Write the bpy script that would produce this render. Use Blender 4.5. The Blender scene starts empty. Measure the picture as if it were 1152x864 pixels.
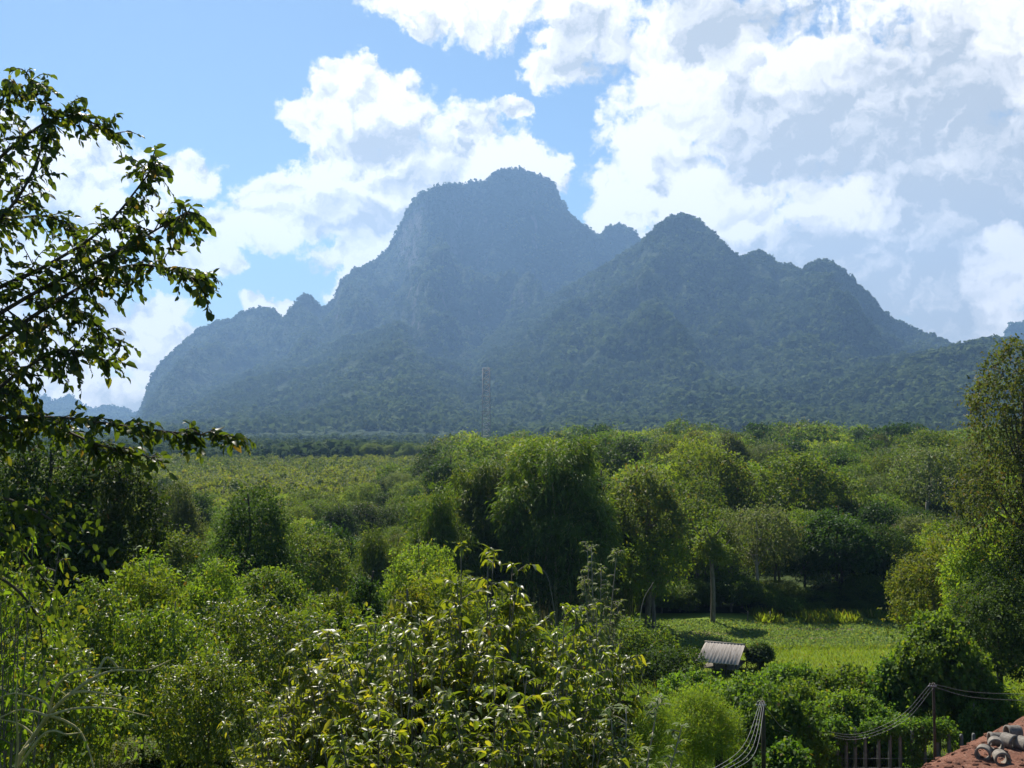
import bpy, math
import numpy as np
from mathutils import Vector

S = bpy.context.scene
COL = S.collection
R = math.radians

# ------------------------------------------------------------------ camera
CAM_Z, F, CX, CY, PITCH = 17.5, 1216.0, 576.0, 432.0, math.atan(48 / 1216.0)
cam = bpy.data.objects.new('camera', bpy.data.cameras.new('camera'))
COL.objects.link(cam)
cam.location = (0, 0, CAM_Z)
cam.rotation_euler = (R(90) + PITCH, 0, 0)
cam.data.sensor_width = 36
cam.data.lens = F / 1152 * 36
cam.data.clip_start = 0.1
cam.data.clip_end = 30000
S.camera = cam

def at(px, py, d):
    """photo pixel at ground distance d -> world point"""
    v = (CY - py) / F
    c, s = math.cos(PITCH), math.sin(PITCH)
    z = d * (v * c + s) / (c - v * s)
    dep = d * c + z * s
    return Vector(((px - CX) / F * dep, d, CAM_Z + z))

def direction(px, py):
    v = at(px, py, 1.0) - Vector((0, 0, CAM_Z))
    v.normalize()
    return math.atan2(v.x, v.y), math.asin(v.z)

# ------------------------------------------------------------------ light
SUN_EL, SUN_AZ, SUN_STRENGTH = R(48), R(-19), 5.0
SKY_STRENGTH, EXPOSURE = 0.055, 0.85
S.view_settings.view_transform = 'Standard'
S.view_settings.look = 'None'
S.view_settings.exposure = EXPOSURE
S.view_settings.gamma = 1
S.render.engine = 'CYCLES'
S.cycles.use_denoising = True
S.cycles.max_bounces = 8
S.cycles.diffuse_bounces = 3
S.cycles.glossy_bounces = 2
S.cycles.transmission_bounces = 4
S.cycles.volume_bounces = 0
S.cycles.sample_clamp_indirect = 4

sl = bpy.data.lights.new('sun', 'SUN')
sl.energy = SUN_STRENGTH
sl.angle = R(0.5)
sl.color = (1.0, 0.93, 0.82)
sun = bpy.data.objects.new('sun', sl)
COL.objects.link(sun)
sdir = Vector((math.sin(SUN_AZ) * math.cos(SUN_EL), math.cos(SUN_AZ) * math.cos(SUN_EL), math.sin(SUN_EL)))
sun.rotation_euler = sdir.to_track_quat('Z', 'Y').to_euler()
sun.location = (0, 0, 60)

# node helper -------------------------------------------------------
class NT:
    def __init__(self, tree):
        self.t = tree
        self.n = tree.nodes
        self.n.clear()
    def new(self, typ, **kw):
        nd = self.n.new(typ)
        for k, v in kw.items():
            setattr(nd, k, v)
        return nd
    def put(self, sock, v):
        if isinstance(v, bpy.types.NodeSocket):
            self.t.links.new(v, sock)
        elif v is not None:
            sock.default_value = v
    def math(self, op, a, b=None, c=None, clamp=False):
        nd = self.new('ShaderNodeMath', operation=op, use_clamp=clamp)
        self.put(nd.inputs[0], a)
        if b is not None: self.put(nd.inputs[1], b)
        if c is not None: self.put(nd.inputs[2], c)
        return nd.outputs[0]
    def vec(self, op, a, b=None):
        nd = self.new('ShaderNodeVectorMath', operation=op)
        self.put(nd.inputs[0], a)
        if b is not None: self.put(nd.inputs[1], b)
        return nd.outputs['Value'] if op in ('LENGTH', 'DOT_PRODUCT') else nd.outputs[0]
    def mix(self, f, a, b, blend='MIX'):
        nd = self.new('ShaderNodeMix', data_type='RGBA', blend_type=blend)
        self.put(nd.inputs[0], f); self.put(nd.inputs[6], col(a)); self.put(nd.inputs[7], col(b))
        return nd.outputs[2]
    def noise(self, vec, scale, detail=4, rough=0.55, out=0, dist=0.0):
        nd = self.new('ShaderNodeTexNoise')
        if vec is not None: self.put(nd.inputs['Vector'], vec)
        nd.inputs['Scale'].default_value = scale
        nd.inputs['Detail'].default_value = detail
        nd.inputs['Roughness'].default_value = rough
        nd.inputs['Distortion'].default_value = dist
        return nd.outputs[out]
    def smooth(self, v, lo, hi, a=0.0, b=1.0):
        nd = self.new('ShaderNodeMapRange', interpolation_type='SMOOTHSTEP')
        self.put(nd.inputs[0], v)
        for i, x in enumerate((lo, hi, a, b)): nd.inputs[i + 1].default_value = x
        return nd.outputs[0]

def col(c):
    return (*c, 1.0) if isinstance(c, tuple) and len(c) == 3 else c

# sky -----------------------------------------------------------------
W = bpy.data.worlds.new('World')
S.world = W
W.use_nodes = True
w = NT(W.node_tree)
sky = w.new('ShaderNodeTexSky', sky_type='NISHITA')
sky.sun_disc = False
sky.sun_elevation = SUN_EL
sky.sun_rotation = SUN_AZ
sky.air_density = 1.0
sky.dust_density = 0.3
sky.ozone_density = 3.0
tc = w.new('ShaderNodeTexCoord')
sep = w.new('ShaderNodeSeparateXYZ')
w.put(sep.inputs[0], tc.outputs['Generated'])
az = w.math('ARCTAN2', sep.outputs[0], sep.outputs[1])
el = w.math('ARCSINE', sep.outputs[2])
comb = w.new('ShaderNodeCombineXYZ')
w.put(comb.inputs[0], az); w.put(comb.inputs[1], el)
uv = comb.outputs[0]
# fluffy domain distortion
n1 = w.noise(uv, 9, 6, 0.6, 1)
n1 = w.vec('MULTIPLY', w.vec('SUBTRACT', n1, (0.5, 0.5, 0.5)), (0.10, 0.085, 0))
n2 = w.noise(uv, 38, 6, 0.62, 1)
n2 = w.vec('MULTIPLY', w.vec('SUBTRACT', n2, (0.5, 0.5, 0.5)), (0.034, 0.030, 0))
duv = w.vec('ADD', w.vec('ADD', uv, n1), n2)

def blobs(lst, src):
    out = None
    for (px, py, rx, ry) in lst:
        a, e = direction(px, py)
        v = w.vec('MULTIPLY', w.vec('SUBTRACT', src, (a, e, 0)), (F / rx, F / ry, 0))
        L = w.vec('LENGTH', v)
        m = w.math('SUBTRACT', 1.0, L)
        out = m if out is None else w.math('MAXIMUM', out, m)
    return out
CLOUD = [(395, 92, 62, 50), (440, 125, 92, 66), (360, 135, 62, 58), (425, 190, 140, 80), (525, 180, 120, 72),
         (596, 186, 58, 46), (320, 225, 80, 52), (290, 258, 84, 40), (400, 245, 130, 55), (480, 225, 130, 80),
         (390, 302, 60, 36), (577, 126, 36, 22), (400, 330, 50, 40),
         (210, 195, 90, 38), (120, 175, 70, 44), (60, 205, 110, 80), (150, 245, 70, 40), (50, 300, 120, 70),
         (220, 300, 70, 30), (150, 375, 100, 58), (60, 390, 110, 80), (300, 348, 56, 24), (110, 440, 80, 44), (0, 450, 90, 60),
         (480, 0, 110, 32), (560, 12, 100, 46), (622, 66, 48, 50), (650, 12, 100, 56),
         (790, 70, 170, 130), (750, 180, 100, 105), (694, 225, 58, 68), (800, 240, 170, 120), (950, 120, 260, 200),
         (1070, 250, 260, 220), (900, 340, 260, 130), (1120, 40, 230, 150), (1100, 420, 200, 120), (700, 330, 120, 80),
         (-150, 250, 160, 120), (1350, 200, 300, 300), (700, -130, 350, 120), (1100, -150, 350, 160)]
GREY = [(440, 158, 60, 26), (415, 252, 90, 34), (655, 40, 48, 60), (470, 205, 60, 24), (700, 60, 60, 60),
        (900, 175, 190, 120), (1000, 330, 220, 130), (1070, 190, 200, 230), (1085, 70, 110, 80), (860, 130, 170, 90),
        (800, 30, 110, 50), (880, 300, 150, 70), (1350, 200, 300, 300), (700, -150, 300, 100), (1100, -150, 300, 160),
        (90, 330, 90, 30), (140, 455, 60, 30), (770, 330, 100, 50), (60, 245, 60, 25)]
WHITE = [(890, 82, 62, 38), (850, 232, 120, 42), (790, 215, 70, 50), (760, 120, 90, 76), (695, 180, 60, 90), (1135, 315, 44, 72),
         (1140, 50, 60, 70), (960, 235, 70, 30), (730, 60, 70, 80), (1000, 0, 110, 22), (640, 10, 60, 20)]
D = blobs(CLOUD, duv)
fb = w.noise(uv, 55, 7, 0.6)
dens = w.math('ADD', D, w.math('MULTIPLY', w.math('SUBTRACT', fb, 0.5), 0.55))
def billow(vec):
    nd = w.new('ShaderNodeTexVoronoi', feature='SMOOTH_F1', voronoi_dimensions='2D')
    w.put(nd.inputs['Vector'], vec)
    nd.inputs['Scale'].default_value = 17
    nd.inputs['Detail'].default_value = 3
    nd.inputs['Roughness'].default_value = .55
    nd.inputs['Smoothness'].default_value = .35
    return nd.outputs['Distance']
v0 = billow(duv)
dens = w.math('ADD', dens, w.math('MULTIPLY', w.math('SUBTRACT', 0.42, v0), 0.45))
alpha = w.smooth(dens, 0.0, 0.26)
# relief: difference of noise toward the sun
sa, se = SUN_AZ, SUN_EL
p0 = w.noise(duv, 30, 7, 0.6)
p1 = w.noise(w.vec('ADD', duv, (-0.004, 0.010, 0)), 30, 7, 0.6)
v1 = billow(w.vec('ADD', duv, (-0.004, 0.010, 0)))
relief = w.math('ADD', w.math('MULTIPLY', w.math('SUBTRACT', p0, p1), 2.6), w.math('MULTIPLY', w.math('SUBTRACT', v1, v0), 1.6))
G = blobs(GREY, duv)
Wh = blobs(WHITE, duv)
g = w.math('MULTIPLY', w.smooth(G, -0.3, 0.85), 0.97)
g = w.math('SUBTRACT', g, w.math('MULTIPLY', w.smooth(Wh, 0.0, 0.6), 0.7))
g = w.math('ADD', g, w.math('MULTIPLY', w.math('MULTIPLY', relief, -1.0), w.smooth(G, -.2, .4, 1.1, .6)))
g = w.math('ADD', g, w.math('MULTIPLY', w.math('SUBTRACT', w.noise(uv, 11, 5, 0.55), 0.5), 0.35), clamp=True)
CLOUD_LIT = tuple(c / SKY_STRENGTH for c in (0.72, 0.685, 0.645))
CLOUD_SHADE = tuple(c / SKY_STRENGTH for c in (0.320, 0.332, 0.338))
ccol = w.mix(g, CLOUD_LIT, CLOUD_SHADE)
skyc = w.mix(1.0, sky.outputs[0], (0.86, 0.97, 1.0), 'MULTIPLY')
fin = w.mix(w.math('MULTIPLY', alpha, 0.97), skyc, ccol)
bg = w.new('ShaderNodeBackground')
w.put(bg.inputs[0], fin)
bg.inputs[1].default_value = SKY_STRENGTH
wo = w.new('ShaderNodeOutputWorld')
w.put(wo.inputs[0], bg.outputs[0])
W.cycles.sampling_method = 'MANUAL'
W.cycles.sample_map_resolution = 1024

# ------------------------------------------------------------------ numpy noise
def _h(ix, iy, seed):
    n = (ix.astype(np.int64) * 374761393 + iy.astype(np.int64) * 668265263 + seed * 1274126177) & 0x7fffffff
    n = ((n ^ (n >> 13)) * 1274126177) & 0x7fffffff
    n = (n ^ (n >> 16)) & 0xffff
    return n / 65535.0
def vnoise(x, y, seed=0):
    x = np.asarray(x, float); y = np.asarray(y, float)
    ix, iy = np.floor(x), np.floor(y)
    fx, fy = x - ix, y - iy
    fx = fx * fx * fx * (fx * (fx * 6 - 15) + 10); fy = fy * fy * fy * (fy * (fy * 6 - 15) + 10)
    a, b = _h(ix, iy, seed), _h(ix + 1, iy, seed)
    c, d = _h(ix, iy + 1, seed), _h(ix + 1, iy + 1, seed)
    return (a + (b - a) * fx) * (1 - fy) + (c + (d - c) * fx) * fy
def fbm(x, y, seed=0, oct=5, gain=0.5):
    s, a, t = 0, 1.0, 0
    for o in range(oct):
        s = s + a * vnoise(x * 2 ** o + 17.3 * o, y * 2 ** o - 9.1 * o, seed + o); t += a; a *= gain
    return s / t

# ------------------------------------------------------------------ terrain
_TY = [-400, -20, 8, 14, 25, 40, 50, 60, 75, 112, 250, 430, 600, 900, 12000]
_TZ = [12, 12, 11.5, 11.0, 9.0, 4.9, 2.3, 0.9, 0, 0, 0.3, 0.6, 0.6, 0, 0]
def terr(x, y):
    x = np.asarray(x, float); y = np.asarray(y, float)
    z = 0
    for o in (-3, 0, 3):
        z = z + np.interp(y + o, _TY, _TZ) / 3
    k = np.clip((x / np.maximum(y, 1) + 0.05) / 0.2, 0, 1)
    rise = np.interp(y, [120, 250, 430, 700, 1100], [0, 2.2, 5.0, 6, 0])
    z = z + k * rise
    dip = np.clip((x - 5) / 6, 0, 1) * np.interp(y, [30, 38, 42, 46, 52, 62], [0, .5, 1.7, 1.6, .7, 0])
    z = z - dip
    amp = np.interp(y, [0, 60, 75, 110, 150, 500], [.25, .25, .03, .03, .3, .5])
    return z + (fbm(x * 0.15, y * 0.15, 3, 3) - 0.5) * 2 * amp
def tz(x, y): return float(terr(np.array([x]), np.array([y]))[0])

# ------------------------------------------------------------------ mesh helpers
class MB:
    def __init__(self): self.v, self.q, self.t, self.n, self.smooth_from = [], [], [], 0, None
    def add(self, v, q=None, t=None):
        v = np.asarray(v, float).reshape(-1, 3)
        if q is not None and len(q): self.q.append(np.asarray(q, int).reshape(-1, 4) + self.n)
        if t is not None and len(t): self.t.append(np.asarray(t, int).reshape(-1, 3) + self.n)
        self.v.append(v); self.n += len(v)
    def mesh(self, name, mat, smooth=False):
        v = np.concatenate(self.v) if self.v else np.zeros((0, 3))
        q = np.concatenate(self.q) if self.q else np.zeros((0, 4), int)
        t = np.concatenate(self.t) if self.t else np.zeros((0, 3), int)
        me = bpy.data.meshes.new(name)
        me.vertices.add(len(v)); me.vertices.foreach_set('co', v.astype(np.float32).ravel())
        me.loops.add(q.size + t.size)
        me.loops.foreach_set('vertex_index', np.concatenate([q.ravel(), t.ravel()]).astype(np.int32))
        me.polygons.add(len(q) + len(t))
        st = np.concatenate([np.arange(len(q)) * 4, q.size + np.arange(len(t)) * 3]).astype(np.int32)
        me.polygons.foreach_set('loop_start', st)
        if smooth: me.polygons.foreach_set('use_smooth', np.ones(len(st), bool))
        me.update(calc_edges=True)
        me.materials.append(mat)
        return me

def link(name, me, parent=None, label=None, cat=None, group=None, kind=None, loc=None):
    o = bpy.data.objects.new(name, me)
    COL.objects.link(o)
    if parent is not None: o.parent = parent
    if loc is not None: o.location = loc
    tag(o, label, cat, group, kind)
    return o
def tag(o, label=None, cat=None, group=None, kind=None):
    if label: o['label'] = label
    if cat: o['category'] = cat
    if group: o['group'] = group
    if kind: o['kind'] = kind
    return o

def tube(mb, pts, rad, n=6, cap=True):
    pts = np.asarray([tuple(p) for p in pts], float)
    k = len(pts)
    rad = np.broadcast_to(np.asarray(rad, float), (k,)) if np.ndim(rad) else np.full(k, rad)
    tan = np.gradient(pts, axis=0)
    tan /= np.linalg.norm(tan, axis=1, keepdims=True) + 1e-9
    ref = np.array([0.13, 0.97, 0.21]) if abs(tan[0][2]) > 0.7 else np.array([0.1, 0.05, 1.0])
    u = np.cross(tan, ref); u /= np.linalg.norm(u, axis=1, keepdims=True) + 1e-9
    v = np.cross(tan, u)
    a = np.arange(n) / n * 2 * math.pi
    ring = (u[:, None, :] * np.cos(a)[None, :, None] + v[:, None, :] * np.sin(a)[None, :, None]) * rad[:, None, None] + pts[:, None, :]
    q = [[i * n + j, i * n + (j + 1) % n, (i + 1) * n + (j + 1) % n, (i + 1) * n + j] for i in range(k - 1) for j in range(n)]
    vv = ring.reshape(-1, 3)
    t = []
    if cap:
        vv = np.vstack([vv, pts[0], pts[-1]])
        t = [[(j + 1) % n, j, k * n] for j in range(n)] + [[(k - 1) * n + j, (k - 1) * n + (j + 1) % n, k * n + 1] for j in range(n)]
    mb.add(vv, q, t)

def box(mb, c, s, M=None):
    x, y, z = s[0] / 2, s[1] / 2, s[2] / 2
    v = np.array([[a, b, d] for a in (-x, x) for b in (-y, y) for d in (-z, z)])
    if M is not None: v = v @ np.asarray(M).T
    v = v + np.asarray(c)
    mb.add(v, [[0, 1, 3, 2], [4, 6, 7, 5], [0, 4, 5, 1], [2, 3, 7, 6], [0, 2, 6, 4], [1, 5, 7, 3]])

def curve(ctrl, n=8):
    """Catmull-Rom through control points"""
    P = [np.array(tuple(p), float) for p in ctrl]
    P = [2 * P[0] - P[1]] + P + [2 * P[-1] - P[-2]]
    out = []
    for i in range(1, len(P) - 2):
        for t in np.linspace(0, 1, n, endpoint=False):
            a, b, c, d = P[i - 1], P[i], P[i + 1], P[i + 2]
            out.append(0.5 * (2 * b + (c - a) * t + (2 * a - 5 * b + 4 * c - d) * t * t + (3 * b - a - 3 * c + d) * t ** 3))
    out.append(P[-2])
    return np.array(out)

def unit(a): return a / (np.linalg.norm(a, axis=-1, keepdims=True) + 1e-9)

def leaves(mb, P, A, N, s, aspect=0.5, fine=False, droop=0.15, fold=0.12):
    P = np.asarray(P, float); n = len(P)
    if n == 0: return
    A = unit(np.asarray(A, float)); Wv = unit(np.cross(A, N)); N = np.cross(Wv, A)
    s = np.broadcast_to(np.asarray(s, float), (n,))[:, None]
    _r = np.random.default_rng(n)
    droop = droop * _r.uniform(.2, 2.2, (n, 1)); fold = fold * _r.uniform(.3, 2.2, (n, 1)); s = s * np.exp(_r.normal(0, .16, (n, 1)))
    wd = s * aspect / 2
    i = np.arange(n)[:, None]
    if not fine:
        v = np.stack([P, P + A * s * .5 + Wv * wd + N * wd * fold * 2, P + A * s - N * s * droop, P + A * s * .5 - Wv * wd + N * wd * fold * 2], 1)
        mb.add(v, i * 4 + np.array([0, 1, 2, 3]))
    else:
        def pt(t, k): return P + A * s * t - N * s * droop * t * t * 1.6 + Wv * wd * k + N * wd * abs(k) * fold * 3
        v = np.stack([pt(0, 0), pt(.3, .92), pt(.3, 0), pt(.3, -.92), pt(.68, .8), pt(.68, 0), pt(.68, -.8), pt(1, 0)], 1)
        q = np.concatenate([i * 8 + np.array(f) for f in ([2, 1, 4, 5], [3, 2, 5, 6])])
        t = np.concatenate([i * 8 + np.array(f) for f in ([0, 1, 2], [0, 2, 3], [5, 4, 7], [6, 5, 7])])
        mb.add(v, q, t)

# ------------------------------------------------------------------ materials
def principled(nt, color, rough=0.7, spec=0.3, normal=None):
    b = nt.new('ShaderNodeBsdfPrincipled')
    nt.put(b.inputs['Base Color'], col(color))
    nt.put(b.inputs['Roughness'], rough)
    b.inputs['Specular IOR Level'].default_value = spec
    if normal is not None: nt.put(b.inputs['Normal'], normal)
    return b
def finish(nt, sh):
    o = nt.new('ShaderNodeOutputMaterial'); nt.put(o.inputs[0], sh)
def newmat(name):
    m = bpy.data.materials.new(name); m.use_nodes = True
    return m, NT(m.node_tree)

def leaf_mat(name, a, b, c=None, trans=0.42, tcol=None, rough=0.42, spec=0.4, patch=0.6):
    """a..b leaf colours, c rare (dry / young) colour, tcol light let through"""
    m, t = newmat(name)
    geo = t.new('ShaderNodeNewGeometry')
    oi = t.new('ShaderNodeObjectInfo')
    r = geo.outputs['Random Per Island']
    tco = t.new('ShaderNodeTexCoord')
    nz = t.noise(tco.outputs['Object'], patch, 3, 0.6)
    f = t.math('ADD', t.math('MULTIPLY', r, 0.6), t.math('MULTIPLY', t.smooth(nz, .35, .65), 0.4))
    k = t.mix(f, a, b)
    if c:
        k = t.mix(t.math('GREATER_THAN', t.math('FRACT', t.math('MULTIPLY', r, 37.7)), 0.90), k, c)
    k = t.mix(t.math('GREATER_THAN', t.math('FRACT', t.math('MULTIPLY', r, 91.3)), 0.988), k, (.09, .065, .022))
    hs = t.new('ShaderNodeHueSaturation')
    t.put(hs.inputs['Color'], k)
    t.put(hs.inputs['Hue'], t.math('ADD', 0.485, t.math('MULTIPLY', oi.outputs['Random'], 0.03)))
    t.put(hs.inputs['Value'], t.math('ADD', 0.75, t.math('MULTIPLY', t.math('FRACT', t.math('MULTIPLY', oi.outputs['Random'], 17.3)), 0.5)))
    k = hs.outputs[0]
    p = principled(t, k, rough, spec)
    tr = t.new('ShaderNodeBsdfTranslucent')
    tm = t.mix(1.0, k, tcol or (3.1, 2.9, 0.7), 'MULTIPLY')
    t.put(tr.inputs[0], tm)
    mx = t.new('ShaderNodeMixShader')
    mx.inputs[0].default_value = trans
    t.put(mx.inputs[1], p.outputs[0]); t.put(mx.inputs[2], tr.outputs[0])
    finish(t, mx.outputs[0])
    return m

def bark_mat(name, a, b, scale=8):
    m, t = newmat(name)
    tco = t.new('ShaderNodeTexCoord')
    mp = t.new('ShaderNodeMapping'); t.put(mp.inputs[0], tco.outputs['Object']); mp.inputs['Scale'].default_value = (1, 1, .25)
    nz = t.noise(mp.outputs[0], scale, 5, 0.65)
    bp = t.new('ShaderNodeBump'); bp.inputs['Strength'].default_value = 0.5; bp.inputs['Distance'].default_value = 0.03
    t.put(bp.inputs['Height'], nz)
    finish(t, principled(t, t.mix(t.smooth(nz, .3, .7), a, b), .85, .2, bp.outputs[0]).outputs[0])
    return m

M = {}
FARL = dict(rough=.6, spec=.12)
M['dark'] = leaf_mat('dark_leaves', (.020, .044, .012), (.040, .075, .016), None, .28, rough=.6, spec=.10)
M['mid'] = leaf_mat('green_leaves', (.052, .094, .016), (.095, .145, .026), (.11, .12, .03), .31, **FARL)
M['bright'] = leaf_mat('bright_leaves', (.080, .132, .018), (.125, .185, .028), (.15, .16, .03), .36, **FARL)
M['pale'] = leaf_mat('pale_leaves', (.085, .115, .042), (.135, .165, .064), (.16, .16, .08), .28, (2.2, 2.4, .9), **FARL)
M['olive'] = leaf_mat('olive_leaves', (.060, .084, .025), (.105, .122, .036), (.11, .085, .035), .36, (2.4, 2.4, .8), **FARL)
M['gold'] = leaf_mat('golden_leaves', (.072, .108, .016), (.125, .155, .024), (.15, .14, .03), .33, **FARL)
M['gloss'] = leaf_mat('glossy_leaves', (.054, .082, .014), (.115, .140, .021), (.18, .18, .03), .42, None, .40, .42)
M['near'] = leaf_mat('orchard_leaves', (.046, .080, .014), (.098, .136, .021), (.15, .15, .03), .37, None, .42, .35)
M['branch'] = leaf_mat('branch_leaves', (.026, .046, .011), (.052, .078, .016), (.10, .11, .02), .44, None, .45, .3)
M['bamboo'] = leaf_mat('bamboo_leaves', (.050, .084, .012), (.100, .138, .017), (.15, .16, .04), .27, (2.5, 2.6, .7), **FARL)
M['vine'] = leaf_mat('creeper_leaves', (.050, .100, .016), (.090, .155, .026), (.12, .16, .03), .34, **FARL)
M['rice'] = leaf_mat('rice_blades', (.150, .210, .018), (.190, .245, .022), (.23, .21, .03), .5, (2.0, 2.0, .7), **FARL)
M['bed'] = leaf_mat('crop_leaves', (.075, .125, .060), (.115, .165, .085), (.15, .16, .06), .3, **FARL)
M['grass'] = leaf_mat('grass_blades', (.070, .115, .016), (.115, .160, .024), (.17, .16, .05), .42, **FARL)
M['bark'] = bark_mat('grey_bark', (.10, .085, .065), (.22, .20, .16))
M['bark_dark'] = bark_mat('dark_bark', (.035, .028, .020), (.085, .07, .05))
M['bark_pale'] = bark_mat('pale_bark', (.20, .18, .14), (.34, .31, .26), 5)
M['twig'] = bark_mat('yellow_bark', (.28, .25, .10), (.46, .40, .20), 20)

def ground_mat():
    m, t = newmat('ground_soil_and_grass')
    tco = t.new('ShaderNodeTexCoord')
    p = tco.outputs['Object']
    a = t.noise(p, .25, 6, .6); b = t.noise(p, 3.0, 5, .65)
    k = t.mix(t.smooth(a, .35, .65), (.025, .045, .010), (.050, .080, .016))
    k = t.mix(t.smooth(b, .5, .8), k, (.060, .048, .026))
    bp = t.new('ShaderNodeBump'); bp.inputs['Strength'].default_value = .8; bp.inputs['Distance'].default_value = .15
    t.put(bp.inputs['Height'], b)
    finish(t, principled(t, k, .95, .1, bp.outputs[0]).outputs[0])
    return m
def mountain_mat():
    m, t = newmat('forested_limestone')
    tco = t.new('ShaderNodeTexCoord')
    p = tco.outputs['Object']
    geo = t.new('ShaderNodeNewGeometry')
    sp = t.new('ShaderNodeSeparateXYZ'); t.put(sp.inputs[0], geo.outputs['Normal'])
    vo = t.new('ShaderNodeTexVoronoi'); t.put(vo.inputs['Vector'], p); vo.inputs['Scale'].default_value = .075
    a = t.noise(p, .012, 6, .65); b = t.noise(p, .08, 5, .7)
    k = t.mix(t.smooth(a, .35, .65), (.020, .038, .013), (.042, .066, .022))
    k = t.mix(t.smooth(b, .5, .8), k, (.055, .075, .028))
    rock = t.mix(t.smooth(b, .3, .7), (.07, .075, .065), (.15, .145, .13))
    steep = t.math('ADD', sp.outputs[2], t.math('MULTIPLY', t.math('SUBTRACT', a, .5), .8))
    k = t.mix(t.smooth(steep, .22, .42, 1, 0), k, rock)
    bp = t.new('ShaderNodeBump'); bp.inputs['Strength'].default_value = 1; bp.inputs['Distance'].default_value = 9
    t.put(bp.inputs['Height'], t.math('SUBTRACT', b, vo.outputs['Distance']))
    finish(t, principled(t, k, .95, .05, bp.outputs[0]).outputs[0])
    return m
def canopy_mat(name, a, b):
    m, t = newmat(name)
    geo = t.new('ShaderNodeNewGeometry'); tco = t.new('ShaderNodeTexCoord')
    nz = t.noise(tco.outputs['Object'], .006, 4, .6)
    f = t.math('ADD', t.math('MULTIPLY', geo.outputs['Random Per Island'], .4), t.math('MULTIPLY', t.smooth(nz, .35, .65), .6))
    k = t.mix(f, a, b)
    p = principled(t, k, .9, .05)
    tr = t.new('ShaderNodeBsdfTranslucent'); t.put(tr.inputs[0], k)
    mx = t.new('ShaderNodeMixShader'); mx.inputs[0].default_value = .35
    t.put(mx.inputs[1], p.outputs[0]); t.put(mx.inputs[2], tr.outputs[0])
    finish(t, mx.outputs[0])
    return m
M['ground'] = ground_mat()
M['mountain'] = mountain_mat()
M['canopy'] = canopy_mat('distant_canopy', (.040, .070, .022), (.105, .145, .045))

# ------------------------------------------------------------------ ground sheet
def grid_mesh(name, X, Y, Z, mat, smooth=True):
    r, c = X.shape
    mb = MB()
    idx = np.arange(r * c).reshape(r, c)
    q = np.stack([idx[:-1, :-1], idx[:-1, 1:], idx[1:, 1:], idx[1:, :-1]], -1).reshape(-1, 4)
    mb.add(np.stack([X, Y, Z], -1).reshape(-1, 3), q)
    return mb.mesh(name, mat, smooth)
yy = np.concatenate([np.linspace(-300, -20, 12), np.linspace(-10, 130, 141), np.geomspace(134, 12000, 60)])
uu = np.linspace(-1, 1, 161)
Yg = np.repeat(yy[:, None], 161, 1)
Xg = uu[None, :] * (60 + np.abs(Yg) * 1.6)
link('ground', grid_mesh('ground', Xg, Yg, terr(Xg, Yg), M['ground']), kind='structure')

# ------------------------------------------------------------------ mountains
BLOB = None
def ico():
    import bmesh
    bm = bmesh.new(); bmesh.ops.create_icosphere(bm, subdivisions=1, radius=1)
    v = np.array([x.co[:] for x in bm.verts]); f = np.array([[x.index for x in p.verts] for p in bm.faces]); bm.free()
    bm = bmesh.new(); bmesh.ops.create_icosphere(bm, subdivisions=2, radius=1)
    v2 = np.array([x.co[:] for x in bm.verts]); f2 = np.array([[x.index for x in p.verts] for p in bm.faces]); bm.free()
    return (v, f), (v2, f2)
ICO1, ICO2 = ico()
def crowns(mb, P, rad, rg, ic=ICO1, squash=(.8, 1.25), jit=.25):
    v, f = ic
    n = len(P)
    if n == 0: return
    V = v[None] * (1 + (rg.random((n, len(v), 1)) - .5) * 2 * jit)
    sc = np.stack([rad * rg.uniform(.8, 1.2, n), rad * rg.uniform(.8, 1.2, n), rad * rg.uniform(*squash, n)], -1)
    V = V * sc[:, None, :] + P[:, None, :]
    mb.add(V.reshape(-1, 3), None, (f[None] + (np.arange(n) * len(v))[:, None, None]).reshape(-1, 3))

def tufts(mb, P, rad, rg, k=16):
    """distant tree crowns: k leaf-clump faces spread over each crown's upper shell"""
    n = len(P)
    if n == 0: return
    D = unit(rg.normal(size=(n, k, 3)) + np.array([0, 0, .35]))
    st = np.stack([np.ones(n), np.ones(n), rg.uniform(.8, 1.6, n)], -1)[:, None, :]
    C = P[:, None, :] + D * st * (rad[:, None, None] * rg.uniform(.55, 1.05, (n, k, 1)))
    Nn = unit(D + rg.normal(size=(n, k, 3)) * .45)
    U = unit(np.cross(Nn, rg.normal(size=(n, k, 3)))); V = np.cross(Nn, U)
    h = rad[:, None, None] * rg.uniform(.3, .62, (n, k, 1))
    q = np.stack([C - U * h - V * h * .4, C + U * h * .3 - V * h, C + U * h + V * h * .4, C - U * h * .3 + V * h], 2).reshape(-1, 3)
    mb.add(q, np.arange(len(q)).reshape(-1, 4))

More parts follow.
